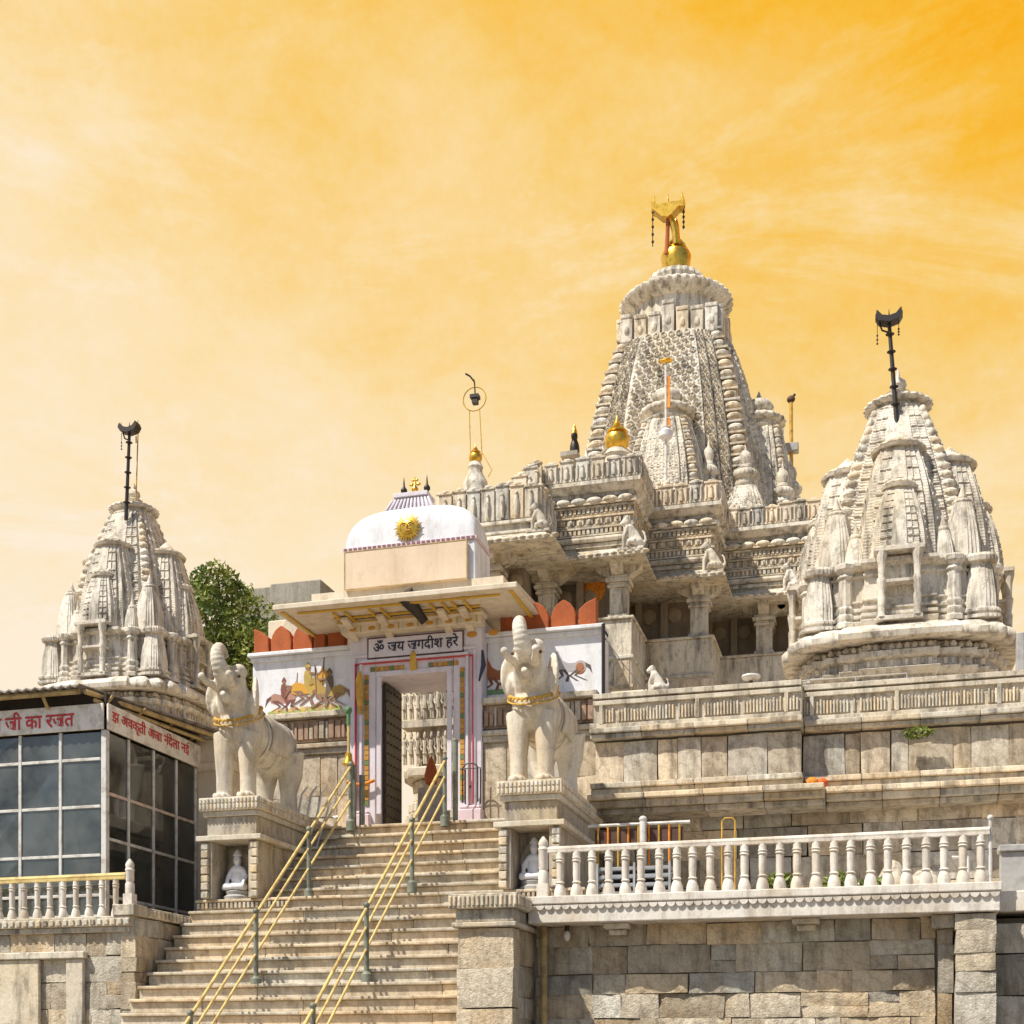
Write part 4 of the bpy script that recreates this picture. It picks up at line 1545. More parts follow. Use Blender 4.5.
# door leaf, opened inwards, with iron studs
mb = MB()
dp = [(DX0 + .02, GY + .30), (DX0 + .08, GY + .30), (DX0 + .10, GY + 1.02), (DX0 + .04, GY + 1.02)]
mb.hexa([(*q, ZF + .02) for q in dp] + [(*q, ZDT - .03) for q in dp])
for i in range(5):
    for j in range(14):
        t_ = (i + .5) / 5
        mb.ell((DX0 + .08 + .02 * t_ + .008, GY + .30 + .72 * t_ - .004, ZF + .15 + j * .18), (.02, .02, .02), n=6, m=4)
mb.build('door_leaf', 'door_wood', gate)
# eave
EX0, EX1, EY = -9.65, -5.48, 20.4
ZE = 9.0
mb = MB()
mb.hexa([(EX0, EY, ZE), (EX1, EY, ZE), (EX1, 22.9, ZE + .03), (EX0, 22.9, ZE + .03), (EX0, EY, ZE + .09), (EX1, EY, ZE + .09), (EX1 - .2, 22.9, ZE + .45), (EX0 + .2, 22.9, ZE + .45)])
mb.build('eave', 'cream_paint', gate, bevel=0.012)
mb = MB()
mb.box(EX0 + .5, EX1 - .35, EY + .45, GY + .9, ZE + .2, 9.37)
mb.build('roof_slab', 'cream_paint', gate)
for xa in (GX0 + .05, -8.05, -7.0, GX1 - .25):
    mb = MB()
    mb.prism([(GY - .01, ZW - .24), (GY - .01, ZW + .02), (GY - .55, ZW + .02), (GY - .55, ZW - .04), (GY - .40, ZW - .08), (GY - .25, ZW - .10), (GY - .12, ZW - .20)], xa, xa + .13, 'x')
    mb.build('bracket', 'cream_paint', gate, bevel=0.012)
mb = MB()
mb.box(GX0 - .06, GX1 + .06, GY - .26, GY - .003, ZW - .17, ZE - .004)
mb.box(GX0 - .10, GX1 + .10, GY - .34, GY - .003, ZW - .05, ZE - .006)
mb.build('corbel_course', 'cream_paint', gate, bevel=.012)
mb = MB()
for k in range(7):
    xa = GX0 + .16 + k * .34
    mb.ell((xa, GY - .262, ZW - .11), (.07, .006, .035), n=10, m=6, tint=(.52, .27, .03))
    mb.box(xa + .13, xa + .15, GY - .264, GY - .255, ZW - .16, ZW - .055, (.5, .33, .05))
mb.box(GX0 - .10, GX1 + .10, GY - .346, GY - .34, ZW - .02, ZW + .0, (.58, .36, .04))
mb.build('painted_motif', 'tinted', gate)
mb = MB()
for k in range(40):
    xa = GX0 - .02 + (GX1 - GX0 + .04) * k / 40
    mb.box(xa, xa + .05, GY - .03, GY - .002, ZW - .10, ZW - .05, [(.6, .28, .03), (.5, .36, .05), (.14, .12, .05)][k % 3])
for xa, xb, ya, yb in ((EX0 + .35, EX1 - .35, EY + .2, EY + .26), (GX0 - .1, GX1 + .1, EY + .62, EY + .68), (EX0 + .1, EX0 + .16, EY + .1, 22.2), (EX1 - .16, EX1 - .1, EY + .1, 22.2)):
    mb.box(xa, xb, ya, yb, ZE - .022, ZE - .003, (.62, .38, .04))
for xa in (GX0 + .05, -8.05, -7.0, GX1 - .25):
    mb.box(xa - .04, xa - .002, EY + .3, GY - .01, ZE - .05, ZE - .023, (.60, .36, .04))
    mb.box(xa + .162, xa + .2, EY + .3, GY - .01, ZE - .05, ZE - .023, (.60, .36, .04))
    mb.ell((xa + .45, GY - .01, ZW - .28), (.09, .012, .05), tint=(.55, .25, .03))
mb.build('painted_trim', 'tinted', gate)
# domed top
BX0, BX1, BY0, BY1 = -8.57, -6.30, 20.88, 21.72
mb = MB()
mb.box(BX0, BX1, BY0, BY1, 9.30, 10.02)
mb.build('dome_base', 'whitewash', gate, bevel=0.02)
mb = MB()
pr_ = []
for k in range(25):
    a_ = math.pi * k / 24
    cx_, sx_ = math.cos(a_), math.sin(a_)
    pr_.append(((BX0 + BX1) / 2 + (BX1 - BX0) / 2 * math.copysign(abs(cx_) ** .56, cx_), 10.05 + .69 * sx_ ** .66))
n_ = len(pr_)
rows_ = []
NJ = 26
for j in range(NJ + 1):
    dy = -math.cos(math.pi * j / NJ)
    zf = max(0.0, 1 - abs(dy) ** 4.0) ** (1 / 3.2)
    rows_.append([((BX0 + BX1) / 2 + (x - (BX0 + BX1) / 2) * (.97 + .03 * zf), (BY0 + BY1) / 2 + dy * (BY1 - BY0) / 2, 10.04 + (z - 10.05) * zf + .01 * zf) for x, z in pr_])
vs_ = [q for r_ in rows_ for q in r_]
fs = []
for j in range(NJ):
    for i in range(n_ - 1):
        fs.append((j * n_ + i, j * n_ + i + 1, (j + 1) * n_ + i + 1, (j + 1) * n_ + i))
fs = [tuple(reversed(f)) for f in fs]
mb.add(vs_, fs, 1.0, True)
dome = mb.build('dome', 'whitewash', gate, angle=89)
mb = MB()
mb.box(BX0 - .02, BX1 + .02, BY0 - .03, BY1 + .03, 10.022, 10.07)
k = 0
x = BX0
while x < BX1:
    mb.box(x, x + .05, BY0 - .042, BY0 - .028, 10.03, 10.062, (.35, .22, .24)); x += .085
mb.build('dome_trim', 'pink', gate)
mb = MB(); mb.box(BX0 + .03, BX1 - .12, BY0 - .09, BY0 - .015, 9.36, 9.99); mb.build('peach_board', 'peach', gate, bevel=0.015)
mb = MB()
for xa, xb, za, zb in ((BX0 + .028, BX1 - .118, 9.355, 9.372), (BX0 + .028, BX1 - .118, 9.978, 9.992), (BX0 + .026, BX0 + .042, 9.373, 9.977), (BX1 - .134, BX1 - .118, 9.373, 9.977)):
    mb.box(xa, xb, BY0 - .096, BY0 - .086, za, zb)
mb.build('board_edge', 'wood', gate)
mb = MB()
xc = at(412, 495, 21.2).x
z0 = 10.70
for k in range(9):
    t_ = k / 8
    hw = .50 - .20 * t_ ** .6
    mb.box(xc - hw, xc + hw, 21.30 - .22 + .07 * t_, 21.30 + .22 - .07 * t_, z0 - .02 + .028 * k, z0 + .007 + .028 * k)
x = xc - .42
while x < xc + .42:
    mb.tube([(x, 21.06, z0 + .0), (x * .75 + xc * .25, 21.13, z0 + .20)], .022, 6); x += .075
mb.box(xc - .3, xc + .3, 21.1, 21.5, z0 + .232, z0 + .30)
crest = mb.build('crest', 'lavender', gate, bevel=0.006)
for px_, mt in ((404, 'iron'), (415, 'gold'), (427, 'iron')):
    q = at(px_, 480, 21.3)
    mb = MB()
    zb = z0 + .30
    mb.lathe([(.05, zb), (.05, zb + .03), (.02, zb + .05), (.055, zb + .10), (.055, zb + .13), (.02, zb + .18), (.012, zb + .26), (.002, zb + .34)], q.x, 21.3, 12)
    if mt == 'gold':
        for s in (-1, 1):
            mb.ell((q.x + s * .06, 21.3, zb + .2), (.04, .02, .025)); mb.ell((q.x + s * .03, 21.3, zb + .27), (.03, .02, .02))
    mb.build('finial', mt, crest)
# golden sun face
sc = at(408, 528, BY0 - .02)
SR = 0.16
mb = MB()
mb.ell((sc.x, BY0 - .03, sc.z), (SR * .92, .05, SR * .92), n=24, m=10)
for k in range(26):
    a_ = 2 * math.pi * k / 26
    r1 = SR * (1.62 if k % 2 else 1.42)
    c0 = Vector((math.cos(a_), 0, math.sin(a_)))
    tn = Vector((-math.sin(a_), 0, math.cos(a_)))
    o_ = Vector((sc.x, BY0 - .03, sc.z))
    A_, B_, C_ = o_ + c0 * SR * .8 - tn * .026, o_ + c0 * SR * .8 + tn * .026, o_ + c0 * r1
    F_ = Vector((0, -.03, 0))
    mb.add([A_ - F_ * .4, B_ - F_ * .4, C_, A_ + F_, B_ + F_], [(0, 2, 1), (3, 4, 2), (0, 3, 2), (1, 2, 4)])
emb = mb.build('sun_emblem', 'gold', gate)
mb = MB()
for s in (-1, 1):
    mb.ell((sc.x + s * .055, BY0 - .076, sc.z + .035), (.022, .012, .012))
    mb.tube([(sc.x + s * .02, BY0 - .085, sc.z + .058), (sc.x + s * .06, BY0 - .078, sc.z + .072), (sc.x + s * .10, BY0 - .065, sc.z + .055)], .008, 6)
mb.tube([(sc.x, BY0 - .082, sc.z + .05), (sc.x, BY0 - .098, sc.z - .01)], [.010, .018], 6)
mb.tube([(sc.x - .055, BY0 - .078, sc.z - .055), (sc.x, BY0 - .088, sc.z - .062), (sc.x + .055, BY0 - .078, sc.z - .055)], .010, 6)
mb.tube([(sc.x - .07, BY0 - .08, sc.z - .025), (sc.x, BY0 - .094, sc.z - .034), (sc.x + .07, BY0 - .08, sc.z - .025)], .007, 6)
mb.build('face', 'ochre', emb)
# loudspeaker
q = at(410, 606, 20.75)
t = thing('horn_speaker', 'dark horn loudspeaker hanging under the gate eave', 'loudspeaker', (q.x, 20.75, ZE))
mb = MB()
d_ = Vector((.28, .35, -.42)).normalized()
p0 = Vector((q.x - .06, 20.62, q.z + .16))
mb.tube([p0, p0 + d_ * .10, p0 + d_ * .28, p0 + d_ * .46], [.17, .14, .10, .075], 16); mb.build('horn', 'iron', t)
mb = MB(); mb.tube([p0 + d_ * .42, p0 + d_ * .55], .075, 12); mb.build('driver', 'iron', t)
mb = MB(); mb.tube([p0 + d_ * .3, p0 + d_ * .3 + Vector((0, .05, .3))], .012, 6); mb.build('bracket', 'ochre', t)
# rolled cloth and cage
mb = MB(); q = at(357, 690, 21.3)
mb.tube([(q.x, 21.42, q.z + .35), (q.x, 21.40, q.z + .2), (q.x + .01, 21.40, q.z - .1), (q.x + .02, 21.42, q.z - .38)], [.02, .06, .065, .03], 10)
tag(mb.build('rolled_flag', 'ochre'), 'rolled orange cloth hanging on the left gate jamb', 'cloth')
mb = MB(); q = at(482, 665, 21.4)
mb.tube([(q.x, 21.42, q.z + .25), (q.x + .02, 21.42, q.z), (q.x - .06, 21.43, q.z - .25)], [.02, .045, .015], 8)
tag(mb.build('rolled_flag', 'ink'), 'dark blue cloth strip hanging on the right gate jamb', 'cloth')
t = thing('iron_cage', 'narrow black iron cage on the pink plinth right of the door', 'cage', (at(472, 780, 21.35).x, 21.35, 5.8))
x = t.location.x
for a_, b_ in ((-.13, -.1), (.13, -.1), (-.13, .05), (.13, .05)):
    m_ = MB(); m_.tube([(x + a_, 21.35 + b_, 5.84), (x + a_, 21.35 + b_, 6.42)], .011, 6); m_.build('bar', 'iron', t)
m_ = MB(); m_.tube([(x - .13, 21.25, 6.42), (x - .06, 21.25, 6.48), (x + .06, 21.25, 6.48), (x + .13, 21.25, 6.42)], .012, 6); m_.tube([(x - .18, 21.25, 6.40), (x + .18, 21.25, 6.40)], .009, 6)
m_.ell((x, 21.25, 6.1), (.02, .02, .03)); m_.build('top_bar', 'iron', t)
mb = MB()
for k in range(14):
    a_ = k / 13
    mb.ell((-8.72 + .45 * a_, GY - .10, 6.32 - .05 * math.sin(math.pi * a_)), (.035, .035, .03), n=8, m=6)
tag(mb.build('marigold_garland', 'orange'), 'short marigold garland across the left gate jamb', 'garland')

# shrine seen through the door
def moldings(z0, z1, n_, lo=.94, hi=1.06, seed=1):
    rr = random.Random(seed)
    rows = []
    z = z0
    dz = (z1 - z0) / n_
    for k in range(n_):
        s_ = rr.uniform(lo, hi)
        a_ = dz * .16
        rows += [(z + .001, s_ * .965), (z + a_, s_), (z + dz - a_, s_ * rr.uniform(.985, 1.01)), (z + dz - .002, s_ * .955)]
        z += dz
    return rows


sh = thing('inner_shrine', 'carved tiered marble shrine glimpsed through the open gate', 'shrine', (-7.9, 27, 5.46))
rg = ring([(.5, 1.0), (.75, .92), (.84, .84)], [9, 5, 5])
mb = MB()
loft(mb, -7.95, 27.0, rg, moldings(5.47, 7.5, 9, .95, 1.12, 4) and [(z, s * 1.38) for z, s in moldings(5.47, 7.5, 9, .93, 1.12, 4)])
mb.build('base', 'marble', sh, bevel=0.01)
mb = MB()
loft(mb, -7.95, 27.0, rg, [(7.5, 1.28), (9.3, 1.28), (9.32, 1.5), (9.5, 1.55), (9.52, 1.3), (9.9, 1.2)])
for k in range(19):
    xx = -9.25 + k * .145
    yy = 27 - 1.29
    for zb in (7.55, 8.46):
        sw = rnd.uniform(-.02, .02)
        mb.tube([(xx - .02, yy, zb), (xx - .015, yy - .02, zb + .22)], [.022, .032], 7)
        mb.tube([(xx + .03, yy, zb), (xx + .02, yy - .02, zb + .22)], [.022, .032], 7)
        mb.tube([(xx, yy - .02, zb + .2), (xx + sw, yy - .03, zb + .33), (xx, yy - .02, zb + .46)], [.055, .04, .06], 8)
        mb.tube([(xx - .05, yy - .02, zb + .45), (xx - .085, yy - .04, zb + .33), (xx - .05, yy - .07, zb + .26)], .016, 5)
        mb.tube([(xx + .05, yy - .02, zb + .45), (xx + .085, yy - .04, zb + .36), (xx + .06, yy - .06, zb + .5)], .016, 5)
        mb.ell((xx, yy - .03, zb + .545), (.035, .035, .05), n=8, m=6)
        mb.lathe([(.04, zb + .58), (.015, zb + .66)], xx, yy - .02, 6)
mb.box(-9.3, -6.6, 25.62, 26, 8.28, 8.42)
mb.build('figure_frieze', 'marble', sh)
mb = MB(); q = at(433, 795, 23.2)
mb.box(q.x - .3, q.x + .3, 23.2, 23.3, 5.47, 6.55); tag(mb.build('stone_tablet', 'grey_slab', bevel=0.02), 'plain grey stone slab standing inside the doorway', 'slab')
mb = MB(); mb.lathe([(.01, 6.55), (.1, 6.62), (.13, 6.75), (.09, 6.92), (.01, 7.12)], q.x - .05, 23.25, 12)
tag(mb.build('red_flag', 'terracotta'), 'small dark red pointed object standing on the grey slab', 'ornament')

# ================================================================== PAINTED SIDE WALLS
def cartoon_horse(mb, cx, cz, s, y, body, flip=1, rider=None, legs=None, lay=0.0):
    """a small flat painted horse (prisms 3 mm proud of the wall)"""
    f = flip

    def pl(pts, c, d=.004):
        pp = [(cx + f * x * s, cz + z * s) for x, z in pts]
        ar = sum(pp[i][0] * pp[(i + 1) % len(pp)][1] - pp[(i + 1) % len(pp)][0] * pp[i][1] for i in range(len(pp)))
        if ar < 0:
            pp.reverse()
        mb.prism(pp, y - d - lay, y + .002, 'y', c)
    lc = legs or body
    pl([(-.52, .48), (-.48, .62), (-.36, .68), (-.12, .61), (.12, .62), (.28, .72), (.40, .94), (.44, 1.06), (.50, 1.0), (.60, .94), (.74, .78), (.68, .72), (.56, .78), (.50, .62), (.44, .44), (.24, .32), (-.12, .32), (-.36, .30), (-.50, .36)], body, .004)
    pl([(-.48, .60), (-.66, .50), (-.72, .22), (-.62, .38), (-.50, .48)], lc, .0055)
    for a in ((-.42, -.12, -.52), (-.30, .06, -.22), (.24, .10, .14), (.36, .30, .62)):
        pl([(a[0] - .06, .42), (a[0] + .08, .42), (a[1] + .02, .20), (a[2] + .05, .02), (a[2] - .05, .0), (a[1] - .06, .20)], lc, .005)
    if rider:
        pl([(-.10, .58), (-.12, .80), (-.09, .98), (.07, .98), (.12, .80), (.12, .58), (.16, .32), (.10, .22), (.02, .40)], rider, .007)
        pl([(.0 + .065 * math.cos(k * .785), 1.05 + .08 * math.sin(k * .785)) for k in range(8)], (.30, .16, .08), .0075)
        pl([(-.09, 1.08), (.09, 1.09), (.06, 1.17), (.0, 1.24), (-.05, 1.17)], rider, .008)
        pl([(.06, .88), (.36, .84), (.50, .98), (.46, 1.01), (.35, .90), (.06, .95)], (.26, .15, .08), .0085)
        pl([(.44, .50), (.465, .50), (.52, 1.35), (.505, 1.35)], (.15, .08, .05), .009)


def side_wall(x0, x1, merlons, zlo, label):
    t_ = thing('painted_wall', label, 'wall', ((x0 + x1) / 2, 21.8, 5.45))
    m_ = MB()
    m_.box(x0, x1, 21.8, 22.1, zlo, 8.68)
    m_.build('wall_face', 'whitewash', t_, bevel=.01)
    m_ = MB()
    m_.box(x0 - .05, x1, 21.68, 22.15, 8.682, 8.75)
    m_.box(x0 - .02, x1, 21.75, 22.1, 8.60, 8.68)
    m_.build('coping', 'whitewash', t_, bevel=.012)
    for (pa, pb, kind) in merlons:
        a_, b_ = at(pa, 640, 21.85).x, at(pb, 640, 21.85).x
        w_, c_ = b_ - a_, (a_ + b_) / 2
        h_ = .47
        m_ = MB()
        if kind == 'half_left':
            pts = [(a_, 8.752), (b_, 8.752), (b_ - .01, 8.752 + h_ * .62), (b_ - w_ * .5, 8.752 + h_ * .85), (a_, 8.752 + h_)]
        elif kind == 'half_right':
            pts = [(a_, 8.752), (b_, 8.752), (b_, 8.752 + h_), (a_ + w_ * .4, 8.752 + h_ * .85), (a_, 8.752 + h_ * .62)]
        else:
            k_ = .5
            pts = [(a_, 8.752), (b_, 8.752), (b_ + w_ * .02, 8.752 + h_ * .45), (b_ - w_ * .06, 8.752 + h_ * .68), (b_ - w_ * .2, 8.752 + h_ * .86), (c_ + w_ * .12, 8.752 + h_ * .97), (c_, 8.752 + h_ * 1.03),
                   (c_ - w_ * .12, 8.752 + h_ * .97), (a_ + w_ * .2, 8.752 + h_ * .86), (a_ + w_ * .06, 8.752 + h_ * .68), (a_ - w_ * .02, 8.752 + h_ * .45)]
        m_.prism(pts, 21.80, 21.98, 'y', .5 if kind == 'dark' else 1.0)
        m_.build('merlon', 'terracotta', t_, bevel=.02, seg=2)
    return t_


WL = side_wall(-10.69, GX0 - .005, [(255, 270, 'half_left'), (272, 292, ''), (294, 313, ''), (314.5, 326, ''), (329, 345, '')], 7.62,
               'whitewashed wall with horsemen mural and red merlons left of the gate')
WR = side_wall(GX1 + .005, -4.36, [(501, 513, ''), (524, 549, ''), (552, 576, ''), (579, 597, 'half_right')], 7.6,
               'whitewashed wall with horse mural and red merlons right of the gate')
mb = MB()
yw = 21.8
cartoon_horse(mb, at(284, 705, yw).x, 7.70, .50, yw, (.42, .22, .16), 1, (.22, .07, .05), (.16, .06, .05), 0.0)
cartoon_horse(mb, at(308, 700, yw).x, 7.80, .60, yw, (.62, .32, .03), 1, (.46, .33, .07), (.25, .13, .08), .011)
cartoon_horse(mb, at(330, 702, yw).x, 7.74, .54, yw, (.40, .26, .06), -1, (.13, .10, .07), (.28, .16, .09), .022)
for k in range(16):
    q = at(272 + k * 4.4, 708 - (k % 3), yw)
    mb.ell((q.x, yw, 7.70 + .02 * (k % 3)), (.09, .006, .04 + .02 * (k % 2)), n=8, m=5, tint=[(.35, .40, .12), (.55, .42, .12), (.42, .28, .14)][k % 3])
mb.build('mural', 'tinted', WL)
mb = MB()
cartoon_horse(mb, at(501, 690, yw).x, 7.80, .55, yw, (.36, .13, .05), -1, None, (.25, .09, .04))
cartoon_horse(mb, at(571, 688, yw).x, 7.86, .5, yw, (.42, .40, .40), -1, None, (.12, .08, .07))
mb.ell((at(580, 675, yw).x, yw, 8.08), (.11, .006, .12), n=10, m=6, tint=(.36, .14, .06))
for k in range(5):
    q = at(487 + k * 4, 700, yw)
    mb.ell((q.x, yw, 7.78), (.07, .006, .05), n=8, m=5, tint=(.20, .32, .14))
mb.build('mural', 'tinted', WR)
for (t_, x0, x1, yy) in ((WL, -10.75, GX0 - .006, 21.62), (WR, GX1 + .006, -4.42, 21.55)):
    mb = MB()
    mb.box(x0, x1, yy - .12, 22.1, 7.50, 7.60, 1.0)
    mb.box(x0, x1, yy + .04, 22.1, 5.0, 7.10, .85)
    mb.box(x0, x1, yy - .08, 22.1, 6.98, 7.06, 1.0)
    mb.box(x0, x1, yy - .03, 22.1, 6.88, 6.978, .8)
    mb.build('plinth', 'wall_stone', t_, bevel=.015, seg=2)
    mb = MB()
    mb.box(x0, x1, yy + .02, 22.0, 7.105, 7.495, (.9, .75, .68))
    x = x0 + .03
    while x < x1 - .1:
        w_ = rnd.uniform(.05, .13)
        mb.box(x, x + w_ - .02, yy - .02 - rnd.uniform(0, .03), yy + .03, 7.14, 7.14 + rnd.uniform(.2, .33), (.8, .6, .52) if rnd.random() < .6 else 1.0)
        x += w_
    mb.build('carved_band', 'grey_marble', t_, bevel=.008)
    mb = MB()
    ashlar(mb, x0, x1, 5.46, 6.86, yy, (.65, .8), (.3, .7), .04, lo=.75, hi=1.1, amp=.01)
    mb.build('slab_facing', 'wall_stone', t_, angle=50)
mb = MB()
mb.tube([(-4.36, 21.66, 7.4), (-4.36, 21.66, 8.72)], .03, 8)
mb.tube([(-4.34, 21.7, 8.5), (-4.0, 21.5, 8.0), (-3.55, 21.3, 7.4)], .008, 5)
tag(mb.build('service_pole', 'iron'), 'thin dark pole with a sagging wire at the right wall end', 'pole')

# ================================================================== SHIKHARA builder
def beads(mb, cx, cy, prof, off, n_, r, corners=(0, 1, 2, 3), plate=True):
    z0, z1 = prof[0][0], prof[-1][0]
    for k in range(n_):
        z = z0 + (z1 - z0) * (k + .5) / n_
        s = lerp_prof(prof, z)
        h = (z1 - z0) / n_
        for c in corners:
            sx, sy = ((-1, -1), (1, -1), (1, 1), (-1, 1))[c]
            rr = r * s
            tt = tv(.9, 1.1)
            mb.ell((cx + sx * off * s, cy + sy * off * s, z), (rr, rr, h * (.42 if plate else .49)), n=12, m=7, tint=tt)
            if plate:
                mb.box(cx + sx * off * s - rr * .8, cx + sx * off * s + rr * .8, cy + sy * off * s - rr * .8, cy + sy * off * s + rr * .8, z + h * .40, z + h * .56, tv(.8, 1.0))


def amalaka(mb, cx, cy, z, r, h, ribs=28):
    n_ = ribs * 4
    pr = [(r * .78, z), (r * .94, z + h * .12), (r, z + h * .38), (r * .97, z + h * .62), (r * .84, z + h * .84), (r * .6, z + h)]
    mb.lathe(pr, cx, cy, n_, ribs=ribs, ramp=.035)
    mb.lathe([(r * .62, z + h * .98), (r * .66, z + h * 1.12), (r * .48, z + h * 1.3), (r * .5, z + h * 1.42), (r * .3, z + h * 1.62), (r * .2, z + h * 1.66)], cx, cy, 32)


def kalasha(mb, cx, cy, z, r):
    mb.lathe([(r * .62, z), (r * .7, z + r * .1), (r * .95, z + r * .45), (r, z + r * .85), (r * .9, z + r * 1.15), (r * .55, z + r * 1.35), (r * .78, z + r * 1.45), (r * .80, z + r * 1.55),
              (r * .5, z + r * 1.65), (r * .56, z + r * 1.78), (r * .3, z + r * 1.9), (r * .34, z + r * 2.05), (r * .14, z + r * 2.35), (r * .02, z + r * 2.8)], cx, cy, 24)


def carve(amp, cols, vrep, seedphase=0.0):
    """horseshoe lattice relief"""
    def d(F, U, t, s):
        c = np.where(F == 0, cols[0], np.where(F == 1, cols[1], cols[2])).astype(float)
        a = U * c
        row = t * vrep
        sh = (math.floor(row) % 2) * .5
        fu = (a + sh) % 1.0 - .5
        fv = (row % 1.0) - .45
        r = np.sqrt((fu * 1.05) ** 2 + fv ** 2)
        ringv = np.exp(-((r - .34) / .085) ** 2) + .8 * np.exp(-(r / .13) ** 2)
        edge = np.minimum(1.0, np.minimum(U, 1 - U) * 14)
        return amp * s * ringv * edge
    return d


def notches(amp, vrep):
    def d(F, U, t, s):
        on = (t * vrep) % 1.0 < .16
        fine_ = .010 * s * (1.0 if (t * vrep * 4) % 1.0 < .45 else 0.0) * np.where(F > 0, 1.0, .35)
        return fine_ + np.where((F == 1) & (U > .15) & (U < .85), amp * s * (1.0 if on else -.1), np.where(F == 0, .012 * s * np.cos((U - .5) * 6.28), np.where((F == 2) & on, amp * s * .8, 0.0)))
    return d


